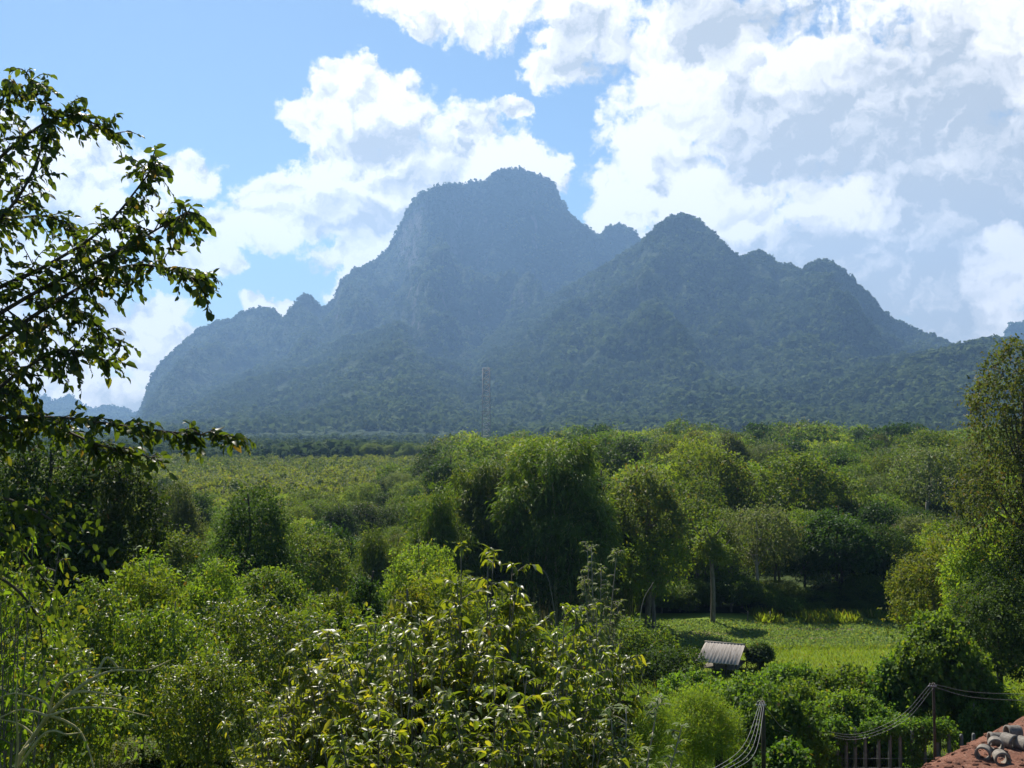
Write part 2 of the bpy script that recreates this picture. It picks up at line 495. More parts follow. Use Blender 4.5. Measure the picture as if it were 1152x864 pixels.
def ridge(name, outline, d, foot, back, seed, label_forest, n_trees, tree_r, rough=.2, power=2.2, cols=700, rows=110, k_faces=14):
    px = np.array([p[0] for p in outline], float); py = np.array([p[1] for p in outline], float)
    cx_ = np.linspace(px[0], px[-1], cols)
    cy_ = np.interp(cx_, px, py)
    cy_ = np.convolve(np.pad(cy_, 2, mode='edge'), [.1, .2, .4, .2, .1], 'valid')
    v = (CY - cy_) / F
    c, s = math.cos(PITCH), math.sin(PITCH)
    dc = d * (1 + (fbm(cx_ * .012, cx_ * 0 + seed, seed, 3) - .5) * .22)
    H = np.maximum(dc * (v * c + s) / (c - v * s) + CAM_Z, -20)
    tan = (cx_ - CX) / F
    rg = np.random.default_rng(seed)
    sf = np.linspace(0, 1, rows)                    # front: foot -> crest
    sb = np.linspace(0, 1, 14)[1:]                  # behind the crest
    def surf(ti, sfr):
        """ti column coordinate (float), sfr 0..1"""
        h = np.interp(ti, np.arange(cols), H); dd = np.interp(ti, np.arange(cols), dc); tn = np.interp(ti, np.arange(cols), tan)
        y = foot + (dd - foot) * sfr
        x = tn * y
        prof = .42 * sfr ** 1.25 + .58 * sfr ** (power + 1.3)
        g1 = 1 - np.abs(2 * fbm(x / (d * .07), y / (d * .16), seed + 5, 4) - 1) * 2
        g2 = fbm(x / (d * .018), y / (d * .03), seed + 9, 4) - .5
        g3 = 1 - np.abs(2 * fbm(x / (d * .15) + 3.3, y / (d * .5), seed + 15, 2) - 1) * 2
        env = np.clip(sfr * 1.6, 0, 1) * np.clip((1 - sfr) * 4, 0, 1)
        z = h * prof + h * rough * env * (g1 * .5 + g2 * .4 + g3 * .55) + (fbm(x / 14, y / 14, seed + 2, 2) - .5) * (d * .003)
        return x, y, z
    T, Sg = np.meshgrid(np.arange(cols), sf)
    X, Y, Z = surf(T.astype(float), Sg)
    Xb = np.stack([tan * (dc + (back - d) * b) for b in sb]); Yb = np.stack([dc + (back - d) * b for b in sb]); Zb = np.stack([Z[-1] * (1 - b) ** 1.2 - 8 * b for b in sb])
    X, Y, Z = np.vstack([X, Xb]), np.vstack([Y, Yb]), np.vstack([Z, Zb])
    Z[0] = -6
    link(name, grid_mesh(name, X, Y, Z, M['mountain']), kind='structure')
    ti = rg.uniform(0, cols - 1, n_trees)
    sr = rg.uniform(0.02, 1, n_trees) ** .75
    k = n_trees // 5
    sr[:k] = 1 - rg.uniform(0, .02, k)
    x, y, z = surf(ti, sr)
    keep = (fbm(x / (d * .02), z / (d * .012), seed + 31, 3) > .30) | (np.arange(n_trees) < k)
    x, y, z = x[keep], y[keep], z[keep]
    ok = z > 1
    rr = tree_r * np.clip(np.exp(rg.normal(-.1, .36, len(x))), .4, 1.7)
    mb = MB()
    tufts(mb, np.stack([x, y, z + rr * .3], -1)[ok], rr[ok], rg, k_faces)
    link('mountain_forest', mb.mesh('mountain_forest', M['canopy']), kind='stuff', label=label_forest, cat='forest')

FAR_L = [(-260, 480), (-120, 440), (-40, 425), (20, 440), (60, 452), (80, 446), (100, 462), (118, 458), (140, 462), (200, 475), (300, 482)]
FAR_R = [(1110, 420), (1128, 395), (1132, 372), (1138, 366), (1150, 364), (1170, 362), (1200, 372), (1260, 400), (1340, 430)]
M1 = [(60, 520), (110, 500), (150, 478), (160, 462), (168, 430), (180, 410), (195, 396), (222, 372), (245, 362), (262, 361), (272, 352), (285, 349), (300, 348),
      (310, 352), (318, 361), (328, 345), (340, 334), (350, 336), (358, 346), (366, 345), (376, 338), (382, 318), (400, 303), (420, 297), (436, 280), (448, 258), (458, 235), (472, 218),
      (486, 212), (505, 207), (520, 208), (530, 205), (546, 204), (556, 194), (570, 190), (590, 191), (610, 198), (625, 208), (632, 225), (640, 238), (655, 253),
      (675, 266), (684, 256), (700, 254), (712, 258), (722, 270), (745, 290), (800, 350), (900, 430), (1000, 470), (1100, 490)]
M1B = [(60, 505), (130, 490), (190, 466), (240, 440), (290, 418), (340, 402), (385, 384), (430, 372), (450, 366), (470, 374), (520, 392), (560, 415), (600, 436), (660, 462), (740, 490)]
M2 = [(400, 505), (470, 480), (510, 440), (548, 384), (600, 348), (650, 320), (690, 296), (722, 276), (738, 258), (755, 246), (772, 243), (785, 250), (800, 262), (815, 277),
      (832, 293), (840, 292), (846, 287), (858, 285), (868, 291), (874, 300), (890, 302), (905, 307), (914, 298), (928, 295), (940, 299), (952, 309), (965, 322), (980, 335), (993, 353),
      (1010, 363), (1030, 373), (1050, 380), (1070, 390), (1100, 410), (1150, 440), (1230, 480)]
M3 = [(520, 500), (590, 482), (640, 464), (700, 447), (760, 430), (820, 427), (880, 425), (940, 414), (1000, 408), (1060, 400), (1100, 390), (1130, 386), (1160, 392), (1260, 400), (1420, 440)]
ridge('far_mountain', FAR_L, 6200, 4600, 7200, 11, 'blue far forest on the distant low mountain left of the massif', 2500, 10)
ridge('far_crag', FAR_R, 5200, 4300, 5900, 12, 'forest on the small distant crag at the right edge', 1500, 9)
ridge('main_mountain', M1, 4300, 2500, 5600, 21, 'dark forest covering the tallest domed limestone mountain', 26000, 6.5, .34, 2.4, 1100, 150)
ridge('front_spur', M1B, 3300, 1500, 3900, 31, 'dark forest covering the lower left spur of the big mountain', 22000, 6.5, .24, 1.5, 900, 130, 16)
ridge('right_mountain', M2, 3300, 1700, 4200, 41, 'forest covering the right hand mountain with three knobs', 30000, 6.6, .32, 1.9, 1000, 140, 18)
ridge('forested_ridge', M3, 2200, 1250, 2900, 51, 'green blue forest on the low ridge under the right mountain', 22000, 6.2, .34, 1.4, 800, 100, 34)

# flat woodland between the plantation and the mountain foot
rg = np.random.default_rng(5)
n = 13000
yv = 545 * (2600 / 545) ** rg.random(n); xv = rg.uniform(-.56, .56, n) * yv
rr = rg.uniform(1.6, 4.0, n) * (.45 + 1.1 * fbm(xv * .012, yv * .006, 71, 3))
mb = MB(); tufts(mb, np.stack([xv, yv, terr(xv, yv) + rr * .6], -1), rr, rg, 24)
link('far_woodland', mb.mesh('far_woodland', M['canopy']), kind='stuff', label='flat dark woodland between the plantation and the mountain foot', cat='forest')

# ------------------------------------------------------------------ plant builders
def lobes(rg, n, W_, H_, z0, sub=7, low=.0, subr=.42, shape='round'):
    """two-level lobes: (k,4) centre + radius, filling an ellipsoid W_ wide from z0 to H_"""
    cz, rz, rx = (z0 + H_) / 2, (H_ - z0) / 2, W_ / 2
    out = []
    for i in range(n):
        d = unit(rg.normal(size=3)); d[2] = abs(d[2]) * 1.1 - .45 + low
        f = rg.uniform(.35, .72)
        zz = d[2] * f
        wf = 1.0 if shape == 'round' else (1 - .55 * max(zz, -.2) if shape == 'cone' else 1 + .35 * zz)
        c = np.array([d[0] * rx * f * wf, d[1] * rx * f * wf, cz + zz * rz])
        r = min(rx, rz) * rg.uniform(.30, .52)
        out.append((*c, r))
        for j in range(sub):
            e = unit(rg.normal(size=3)); e[2] = e[2] * .8 + .15
            out.append((*(c + e * r * .85), r * subr * rg.uniform(.6, 1.2)))
    return np.array(out)

def foliage(mb, rg, L, twigs, per, size, spread=.6, aspect=.5, fine=False, droop=.2, hang=.3, inner=.12, upb=.5):
    wgt = L[:, 3] ** 2; wgt /= wgt.sum()
    li = rg.choice(len(L), twigs, p=wgt)
    O = unit(rg.normal(size=(twigs, 3)) + np.array([0, 0, .25]))
    fr = 1 - np.abs(rg.normal(0, inner, twigs)) + (rg.random(twigs) < .16) * rg.uniform(.08, .55, twigs)   # stray sprays break the outline
    T = L[li, :3] + O * (L[li, 3] * fr)[:, None]
    # drop twigs deep inside other lobes
    dist = np.full(twigs, 9.)
    for (x, y, z, r) in L:
        dist = np.minimum(dist, np.linalg.norm(T - (x, y, z), axis=1) / r)
    keep = (dist > .62) | (rg.random(twigs) < .15)
    T, O = T[keep], O[keep]
    n = len(T)
    T = np.repeat(T, per, 0); O = np.repeat(O, per, 0)
    m = n * per
    P = T + rg.normal(size=(m, 3)) * spread * size
    A = O * .7 + rg.normal(size=(m, 3)) * .75 + np.array([0, 0, -hang])
    N = O * .5 + rg.normal(size=(m, 3)) * .45 + np.array([0, 0, upb])
    leaves(mb, P, A, N, size * rg.uniform(.6, 1.25, m), aspect, fine, droop)

def wood(mb, rg, H_, r0, L, nl=7, lean=.03, z0=.35, bend=.06, seg=6):
    top = np.array([rg.normal() * lean * H_, rg.normal() * lean * H_, H_ * .8])
    pts = [np.array([0, 0, -.4])]
    for i in range(1, 7):
        f = i / 6
        pts.append(top * f + np.array([rg.normal(), rg.normal(), 0]) * bend * H_ * .3 * math.sin(f * 3))
    P = curve(pts, 3)
    tube(mb, P, np.linspace(r0, r0 * .25, len(P)), seg)
    big = L[np.argsort(-L[:, 3])][:nl]
    for b in big:
        zf = np.clip(rg.uniform(z0, .75), 0, b[2] / H_ * .92)
        k = int(zf * (len(P) - 1) / .8); k = min(max(k, 1), len(P) - 2)
        s = P[k]; e = b[:3]
        mid = (s + e) / 2 + np.array([0, 0, -.06 * H_ * rg.random()])
        C = curve([s, mid, e], 4)
        tube(mb, C, np.linspace(r0 * .42, r0 * .1, len(C)), 5)

PROTO, STYLE = {}, {}
def tree_proto(key, leafm, barkm, H_, W_, base, n, twigs, per, size, seed, r0=.2, **kw):
    STYLE[key] = ((key, leafm, barkm, H_, W_, base, n, twigs, per, size, seed, r0), dict(kw))
    rg = np.random.default_rng(seed)
    shape = kw.pop('shape', 'round'); sub = kw.pop('sub', 7); nl = kw.pop('nl', 7); low = kw.pop('low', 0.); subr = kw.pop('subr', .42)
    L = lobes(rg, n, W_, H_, base, sub, low, subr, shape)
    c = MB(); foliage(c, rg, L, twigs, per, size, **kw)
    t = MB(); wood(t, rg, H_, r0, L, nl)
    cm, tm = c.mesh(key + '_crown', M[leafm]), t.mesh(key + '_trunk', M[barkm], True)
    v = np.concatenate(c.v)
    PROTO[key] = ([('trunk', tm), ('crown', cm)], np.percentile(v[:, 2], 99.5), np.percentile(np.abs(v[:, 0]), 98.5) * 2)

def place_at(key, name, x, y, sx, sy, sz, rot, label, cat, group=None, z=None):
    e = link(name, None, None, label, cat, group)
    e.empty_display_size = .3
    e.location = (x, y, tz(x, y) if z is None else z)
    e.rotation_euler = (0, 0, rot)
    e.scale = (sx, sy, sz)
    for nm, me in PROTO[key][0]:
        link(nm, me, e)
    return e
_rot = np.random.default_rng(77)
def plant(key, px, ptop, wpx, d, name, label, cat, group=None, rot=None):
    """stand a copy so that its top reaches photo row ptop and it is wpx wide at distance d"""
    p = at(px, ptop, d)
    g = tz(p.x, d)
    sz = (p.z - g) / PROTO[key][1]
    sw = wpx / F * d / PROTO[key][2]
    if key in STYLE and d < 300 and max(sz / sw, sw / sz) > 1.25:            # grow a crown of the right proportions instead of stretching one
        a, kw = STYLE[key]
        h, wd = p.z - g, wpx / F * d
        k2 = '%s_%d' % (key, px)
        asp = max(h / wd, .6)
        vol = (h * wd * wd) / (a[3] * a[4] * a[4])
        nn = int(a[6] * max(1, asp / (a[3] / a[4])))
        tw = int(np.clip(a[7] * max(vol, .12) ** .67, 700, 14000))
        tree_proto(k2, a[1], a[2], h, wd, a[5] / a[3] * h, nn, tw, a[8], a[9], 900 + int(px), a[11] if len(a) > 11 else .15, **kw)
        key, sz, sw = k2, h / PROTO[k2][1], wd / PROTO[k2][2]
    return place_at(key, name, p.x, d, sw, sw, sz, _rot.uniform(0, 6.28) if rot is None else rot, label, cat, group)

# prototypes, far (leaf clusters are small faces)
tree_proto('f_broad', 'mid', 'bark', 10, 8, .5, 14, 2600, 6, .26, 101, .2)
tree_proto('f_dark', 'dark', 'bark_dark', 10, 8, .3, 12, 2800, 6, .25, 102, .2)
tree_proto('f_pale', 'pale', 'bark_pale', 10, 8.5, .8, 12, 2400, 6, .24, 103, .2)
tree_proto('f_cone', 'dark', 'bark_dark', 11, 6.5, .2, 13, 3000, 6, .24, 104, .2, shape='cone')
tree_proto('f_bright', 'bright', 'bark', 9, 8, .2, 14, 2600, 6, .26, 105, .2)
tree_proto('f_olive', 'olive', 'bark', 11, 7, 2.0, 12, 2200, 6, .24, 106, .22, inner=.2)
tree_proto('f_wide', 'mid', 'bark', 9, 10, .8, 16, 3000, 6, .26, 107, .24, shape='flat')
tree_proto('f_gold', 'gold', 'bark', 9, 8, .4, 14, 2800, 6, .22, 108, .2)
# mid distance (30-70 m)
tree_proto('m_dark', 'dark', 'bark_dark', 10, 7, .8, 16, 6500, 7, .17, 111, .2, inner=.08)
tree_proto('m_green', 'mid', 'bark', 7, 5.5, .8, 14, 5000, 7, .15, 112, .13)
tree_proto('m_bright', 'bright', 'bark', 5, 5, .2, 14, 4500, 7, .14, 113, .1)
tree_proto('m_gold', 'gold', 'bark', 9, 8, .8, 16, 6500, 7, .17, 114, .2)
tree_proto('m_vine', 'vine', 'bark', 6, 5, 0, 14, 5500, 7, .16, 115, .14, low=-.15, aspect=.8, hang=.5)
tree_proto('m_vine2', 'vine', 'bark', 4, 6, 0, 16, 5500, 7, .15, 116, .12, low=-.1, aspect=.8, hang=.5)
tree_proto('m_olive', 'olive', 'bark_dark', 14, 9, 1.5, 24, 8500, 6, .20, 117, .26, inner=.2, subr=.55, nl=14)
tree_proto('m_pale', 'pale', 'bark_pale', 6, 5, .8, 12, 4200, 7, .15, 118, .12)
tree_proto('m_feather', 'bright', 'twig', 4, 4, 0, 16, 6500, 9, .17, 119, .06, aspect=.14, hang=-.3, spread=1.0, droop=.3)
# near orchard and shrubs (10-35 m)
tree_proto('m_tall', 'bright', 'bark', 10, 6, .4, 16, 6500, 7, .17, 125, .16)
tree_proto('n_orchard', 'near', 'bark', 4.6, 3.8, .25, 16, 3600, 7, .105, 121, .06, fine=True, hang=.5, nl=9, subr=.6)
tree_proto('n_orchard2', 'near', 'bark', 4.6, 3.8, .25, 16, 3600, 7, .10, 122, .06, fine=True, hang=.5, nl=9, subr=.6)
tree_proto('n_green', 'bright', 'bark', 3.6, 3.2, .3, 13, 2400, 7, .11, 123, .06, fine=True, nl=9)

# ------------------------------------------------------------------ bamboo
def bamboo_proto(key, H_, W_, culms, per, seed, size=.34):
    rg = np.random.default_rng(seed)
    c, t = MB(), MB()
    P, A, N, Sz = [], [], [], []
    CL = [(np.array([math.cos(k * 2.4), math.sin(k * 2.4), 0]) * W_ * .26 * math.sqrt(k / 5), 1.0 if k == 0 else rg.uniform(.6, .95)) for k in range(6)]
    for i in range(culms):
        a = rg.uniform(0, 6.28); r = rg.uniform(0, .08) * W_
        c0, hf = CL[int(rg.integers(len(CL)))]
        h = H_ * hf * (1 - .5 * rg.random() ** 1.5); out = W_ * .36 * rg.uniform(.12, .82) * (1.15 - .35 * h / H_)
        b = c0 + np.array([math.cos(a) * r, math.sin(a) * r, 0]); o = np.array([math.cos(a), math.sin(a), 0])
        pts = [b + np.array([0, 0, -.3]), b + o * out * .12 + np.array([0, 0, h * .45]), b + o * out * .5 + np.array([0, 0, h * .85]), b + o * out * .85 + np.array([0, 0, h * .97]), b + o * out * 1.15 + np.array([0, 0, h * .88])]
        C = curve(pts, 5)
        tube(t, C, np.linspace(.05, .01, len(C)), 5)
        k = int(per * (h / H_ + .2))
        f = rg.uniform(.12, 1, k) ** .8 * (len(C) - 1)
        ii = np.minimum(f.astype(int), len(C) - 2); fr = (f - ii)[:, None]
        q = C[ii] * (1 - fr) + C[ii + 1] * fr
        spr = np.interp(f / (len(C) - 1), [0, .5, 1], [.95, .8, .25])[:, None]
        off = rg.normal(size=(k, 3)) * spr
        off[:, 2] -= np.abs(off[:, 2]) * .3
        m = 5
        P.append(np.repeat(q + off, m, 0) + rg.normal(size=(k * m, 3)) * .16)
        A.append(np.repeat(unit(off + o * .4), m, 0) + rg.normal(size=(k * m, 3)) * .5 + np.array([0, 0, -.55]))
        N.append(rg.normal(size=(k * m, 3)) * .5 + np.array([0, 0, .7]))
    P, A, N = map(np.concatenate, (P, A, N))
    P[:, 2] = np.maximum(P[:, 2], .3)
    leaves(c, P, A, N, size * rg.uniform(.6, 1.3, len(P)), .2, False, .25)
    v = np.concatenate(c.v)
    PROTO[key] = ([('culms', t.mesh(key + '_culms', M['twig'], True)), ('crown', c.mesh(key + '_leaves', M['bamboo']))],
                  np.percentile(v[:, 2], 99.7), np.percentile(np.abs(v[:, 0]), 99) * 2)
bamboo_proto('bamboo_big', 15, 11, 130, 150, 201, .44)
bamboo_proto('bamboo_small', 9, 8, 80, 120, 202, .4)

# ------------------------------------------------------------------ near stem shrubs with large leaves
def stem_proto(key, leafm, barkm, H_, W_, stems, seed, size=.15, twl=.5, tw=14, per=9, aspect=.42, base=.12):
    rg = np.random.default_rng(seed)
    c, t = MB(), MB()
    P, A, N = [], [], []
    for i in range(stems):
        a = rg.uniform(0, 6.28); o = np.array([math.cos(a), math.sin(a), 0])
        h = H_ * rg.uniform(.55, 1.0); out = W_ * .5 * rg.random() ** .6 * (1.25 - .5 * h / H_)
        C = curve([o * .1 * rg.random() + np.array([0, 0, -.2]), o * out * .45 + np.array([0, 0, h * .5]) + rg.normal(size=3) * .06, o * out + np.array([0, 0, h])], 6)
        tube(t, C, np.linspace(.028, .006, len(C)), 5)
        for j in range(tw):
            f = rg.uniform(base, 1) * (len(C) - 1.001); k = int(f); q = C[k] + (C[k + 1] - C[k]) * (f - k)
            b = rg.uniform(0, 6.28); dv = unit(np.array([math.cos(b), math.sin(b), rg.uniform(.1, .9)]) + o * .3)
            ln = twl * rg.uniform(.5, 1.2) * (1.1 - .5 * f / len(C))
            E = curve([q, q + dv * ln * .6, q + dv * ln + np.array([0, 0, -.18 * ln])], 4)
            tube(t, E, np.linspace(.008, .003, len(E)), 4, False)
            g = np.linspace(.15, 1, per) * (len(E) - 1.001); kk = g.astype(int); pp = E[kk] + (E[kk + 1] - E[kk]) * (g - kk)[:, None]
            side = unit(np.cross(dv, (0, 0, 1))) * np.where(np.arange(per) % 2 == 0, 1, -1)[:, None]
            P.append(pp); A.append(side * .8 + dv * .7 + rg.normal(size=(per, 3)) * .35 + np.array([0, 0, -.45]))
            N.append(np.array([0, 0, .9]) + rg.normal(size=(per, 3)) * .4)
        m = 9; b = np.arange(m) * 2.4
        P.append(np.repeat(C[-1:], m, 0) + rg.normal(size=(m, 3)) * .02)
        A.append(np.stack([np.cos(b), np.sin(b), rg.uniform(-.5, .9, m)], -1)); N.append(np.array([0, 0, .9]) + rg.normal(size=(m, 3)) * .3)
    P, A, N = map(np.concatenate, (P, A, N))
    leaves(c, P, A, N, size * rg.uniform(.5, 1.2, len(P)), aspect, True, .28)
    v = np.concatenate(c.v)
    PROTO[key] = ([('stems', t.mesh(key + '_stems', M[barkm], True)), ('foliage', c.mesh(key + '_leaves', M[leafm]))],
                  np.percentile(v[:, 2], 99.8), np.percentile(np.abs(v[:, 0]), 98.5) * 2)
stem_proto('s_big', 'gloss', 'bark', 4.6, 2.6, 38, 301, .118, .45, 26, 12, .48)
stem_proto('s_big2', 'gloss', 'bark', 4.2, 2.8, 38, 302, .112, .45, 26, 12, .48)
stem_proto('s_light', 'bright', 'bark', 4.4, 2.2, 18, 303, .13, .45, 16, 9)
stem_proto('s_thin', 'pale', 'bark_pale', 5, 1.5, 9, 304, .085, .26, 52, 8)

# ------------------------------------------------------------------ forest behind the field
rg = np.random.default_rng(91)
KIND = [('f_broad', 'broad_tree', 'rounded mid green tree standing in the wood behind the field'),
        ('f_dark', 'dark_tree', 'dark dense tree standing in the wood behind the field'),
        ('f_pale', 'pale_tree', 'pale grey green tree standing in the wood behind the field'),
        ('f_cone', 'pointed_tree', 'narrow dark pointed tree standing in the wood behind the field'),
        ('f_bright', 'bright_tree', 'bright green bushy tree standing in the wood behind the field'),
        ('f_olive', 'olive_tree', 'thin olive brown tree standing in the wood behind the field'),
        ('f_wide', 'spreading_tree', 'wide flat crowned tree standing in the wood behind the field')]
spots = []
d = 106.0
while d < 470:
    step = 6.4 + d * .012
    half = d * .56
    xs = np.arange(-half, half, step)
    for x in xs:
        x += rg.normal() * step * .3; y = d + rg.normal() * step * .3
        px = CX + x / y * F
        lim = 160 if px < 380 else (160 + (px - 380) * 1.6 if px < 560 else 999)
        if y > lim and y < lim + 110 and rg.random() < .16 * (1 - (y - lim) / 110): lim = 999
        if px < -60 or px > 1230 or y > lim: continue
        spots.append((x, y, px))
    d += step
spots.sort(key=lambda s: s[1])
rest = []
for i, (x, y, px) in enumerate(spots):
    k = rg.choice(7, p=[.28, .19, .07, .12, .16, .04, .14])
    key, nm, lab = KIND[k]
    h = rg.uniform(6.5, 12.5) + 3.0 * (rg.random() < .15)
    if y < 128: h = rg.uniform(6.5, 9.0)
    if px < 480: h *= .62
    sc = h / PROTO[key][1]
    if i < 300:
        place_at(key, nm, x, y, sc * rg.uniform(.85, 1.15), sc * rg.uniform(.85, 1.15), sc, rg.uniform(0, 6.28), lab, 'tree', 'trees of the wood behind the field')
    else:
        rest.append((x, y, sc, k))
# the remaining wood: one mesh of thinned copies of the same crowns
mbs = {}
for (x, y, sc, k) in rest:
    me = PROTO[KIND[k][0]][0][1][1]
    if k not in mbs:
        v = np.empty(len(me.vertices) * 3, np.float32); me.vertices.foreach_get('co', v); mbs[k] = (v.reshape(-1, 4, 3), MB())
    V, mb = mbs[k]
    keep = rg.random(len(V)) < (.30 if y < 320 else .2)
    B = V[keep]; c0 = B.mean(1, keepdims=True)
    B = c0 + (B - c0) * (1.7 if y < 320 else 2.0)
    a = rg.uniform(0, 6.28); ca, sa_ = math.cos(a), math.sin(a)
    B = B.reshape(-1, 3) * sc
    B = np.stack([B[:, 0] * ca - B[:, 1] * sa_ + x, B[:, 0] * sa_ + B[:, 1] * ca + y, B[:, 2] + tz(x, y)], -1)
    mb.add(B, np.arange(len(B)).reshape(-1, 4))
for k, (V, mb) in mbs.items():
    link('back_woodland', mb.mesh('back_woodland', bpy.data.materials[PROTO[KIND[k][0]][0][1][1].materials[0].name]), kind='stuff', cat='forest',
         label='far rows of the wood behind the field, ' + KIND[k][1].replace('_tree', '') + ' crowns')

for i in range(46):
    px = 700 + i * 8.6 + rg.normal() * 3; y = 101.5 + rg.uniform(0, 5)
    key = ['m_green', 'm_vine2', 'm_dark', 'm_vine'][int(rg.choice(4, p=[.3, .2, .35, .15]))]
    h = rg.uniform(1.2, 3.4); sw = rg.uniform(3, 5.5) / PROTO[key][2]
    place_at(key, 'edge_shrub', (px - CX) / F * y, y, sw, sw, h / PROTO[key][1], rg.uniform(0, 6), 'dark shrub in the thicket along the far edge of the field', 'shrub', 'shrubs along the far field edge')

# ------------------------------------------------------------------ plantation of low bushes (left middle distance)
def bush_mesh(key, leafm, seed, nleaf=700):
    rg = np.random.default_rng(seed)
    L = lobes(rg, 6, 3.2, 2.9, .2, 5)
    mb = MB(); foliage(mb, rg, L, nleaf // 5, 6, .34, .7)
    return mb.mesh(key, M[leafm])
M['plantation'] = leaf_mat('plantation_leaves', (.078, .122, .022), (.125, .168, .032), (.15, .16, .05), .40, **FARL)
BUSH = [bush_mesh('bush_a', 'plantation', 401), bush_mesh('bush_b', 'plantation', 402), bush_mesh('bush_c', 'mid', 403)]
rg = np.random.default_rng(44)
sp = []
y = 150.0
while y < 530:
    st = 3.5 + y * .0035
    for x in np.arange(-.56 * y, .02 * y, st):
        xx = x + rg.normal() * .8; yv_ = y + rg.normal() * .8
        px = CX + xx / yv_ * F
        lim = 158 if px < 380 else 158 + (px - 380) * 1.6
        if px < -40 or yv_ < lim or px > 640: continue
        sp.append((xx, yv_))
    y += st * 1.15
sp.sort(key=lambda s: s[1])
for i, (x, y) in enumerate(sp[:300]):
    o = link('plantation_bush', BUSH[int(rg.choice(3, p=[.45, .4, .15]))], None, 'low rounded bush in the sunlit plantation left of the bamboo', 'bush', 'bushes of the plantation')
    s = rg.uniform(.75, 1.2); o.location = (x, y, tz(x, y)); o.scale = (s, s, s * rg.uniform(.85, 1.15)); o.rotation_euler = (0, 0, rg.uniform(0, 6))
mb, mb2 = MB(), MB()
bv = []
for b in BUSH[:2]:
    v = np.empty(len(b.vertices) * 3, np.float32); b.vertices.foreach_get('co', v); bv.append(v.reshape(-1, 4, 3))
for (x, y) in sp[300:]:
    patch = float(fbm(np.array([x * .018]), np.array([y * .012]), 88, 3)[0])
    if abs(patch - .5) < .012: continue                         # narrow tracks between the blocks
    V = bv[int(rg.integers(2))]
    B = V[rg.random(len(V)) < (.28 if y < 300 else .14)]
    c0 = B.mean(1, keepdims=True); B = (c0 + (B - c0) * 1.8).reshape(-1, 3) * rg.uniform(.6, 1.35) * np.array([1, 1, rg.uniform(.8, 1.25)])
    a = rg.uniform(0, 6.28); ca, sa_ = math.cos(a), math.sin(a)
    B = np.stack([B[:, 0] * ca - B[:, 1] * sa_ + x, B[:, 0] * sa_ + B[:, 1] * ca + y, B[:, 2] + tz(x, y)], -1)
    (mb2 if patch > .55 and rg.random() < .7 or rg.random() < .12 else mb).add(B, np.arange(len(B)).reshape(-1, 4))
link('plantation_rows', mb2.mesh('plantation_rows', M['mid']), kind='stuff', label='darker blocks of low bushes in the sunlit plantation', cat='plantation')
link('plantation_rows', mb.mesh('plantation_rows', M['plantation']), kind='stuff', label='far rows of low bushes in the sunlit plantation', cat='plantation')
# tree line behind the plantation
for i, px in enumerate(np.arange(405, 528, 7)):
    dd = 545 + rg.uniform(-15, 15)
    plant(['f_dark', 'f_broad', 'f_wide'][i % 3], px + rg.normal() * 2, 502 + rg.uniform(-4, 5), rg.uniform(14, 24), dd, 'treeline_tree', 'small dark tree in the line beyond the plantation', 'tree', 'trees beyond the plantation')
for px, top in ((335, 513), (440, 512), (60, 510), (200, 514)):
    plant('f_dark', px, top, 9, 500, 'lone_tree', 'tiny dark lone tree on the far edge of the plantation', 'tree', 'lone trees of the plantation')

# ------------------------------------------------------------------ named plants
P_ = plant
P_('bamboo_big', 627, 498, 140, 92, 'bamboo_clump', 'tallest dark bamboo clump with feathery yellow green top beside the field', 'bamboo')
P_('bamboo_big', 556, 524, 110, 95, 'bamboo_clump', 'second tallest bamboo clump, left of and touching the tallest', 'bamboo')
P_('bamboo_small', 492, 552, 90, 90, 'bamboo_clump', 'mid height bamboo clump with golden arching top on the left side', 'bamboo')
P_('bamboo_small', 422, 598, 80, 84, 'bamboo_clump', 'lowest yellow green bamboo clump at the left end of the row', 'bamboo')
P_('bamboo_small', 692, 550, 60, 99, 'bamboo_clump', 'bright bamboo spray behind the right flank of the tallest clump', 'bamboo')
P_('f_olive', 728, 524, 90, 96, 'slender_tree', 'slender open tree with brownish top right of the tallest bamboo', 'tree')
P_('f_bright', 735, 598, 80, 94, 'low_tree', 'yellow green low tree under the slender brownish tree', 'tree')
P_('f_pale', 852, 568, 92, 104, 'pale_round_tree', 'pale rounded tree behind the bare grey trunk at the field edge', 'tree')
P_('f_broad', 775, 560, 70, 110, 'green_tree', 'green tree between slender tree and bare grey trunk', 'tree')
P_('f_cone', 942, 576, 90, 105, 'dark_pointed_tree', 'dark broad pointed tree beyond the middle of the field', 'tree')
P_('f_dark', 905, 600, 70, 107, 'dark_round_tree', 'dark round tree left of the broad pointed tree', 'tree')
P_('f_dark', 995, 590, 80, 106, 'dark_round_tree', 'dark round tree right of the broad pointed tree', 'tree')
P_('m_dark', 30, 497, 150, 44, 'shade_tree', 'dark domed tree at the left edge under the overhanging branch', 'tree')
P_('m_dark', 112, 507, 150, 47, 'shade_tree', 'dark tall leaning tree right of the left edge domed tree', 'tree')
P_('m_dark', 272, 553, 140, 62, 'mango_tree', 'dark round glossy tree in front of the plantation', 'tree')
P_('m_pale', 200, 545, 70, 75, 'small_tree', 'greyish small tree between the dark left trees and the plantation', 'tree')
P_('m_green', 205, 600, 100, 66, 'small_tree', 'mid green tree below and left of the dark round glossy tree', 'tree')
P_('m_green', 345, 600, 90, 74, 'small_tree', 'mid green tree just right of the dark round glossy tree', 'tree')
P_('f_dark', 372, 588, 60, 100, 'small_tree', 'dark tree at the foot of the plantation left of the bamboo', 'tree')
P_('m_gold', 1060, 604, 135, 70, 'golden_tree', 'golden topped dense tree at the right end of the field', 'tree')
P_('m_olive', 1158, 385, 165, 60, 'tall_tree', 'tallest olive brown open tree rising at the right edge', 'tree')
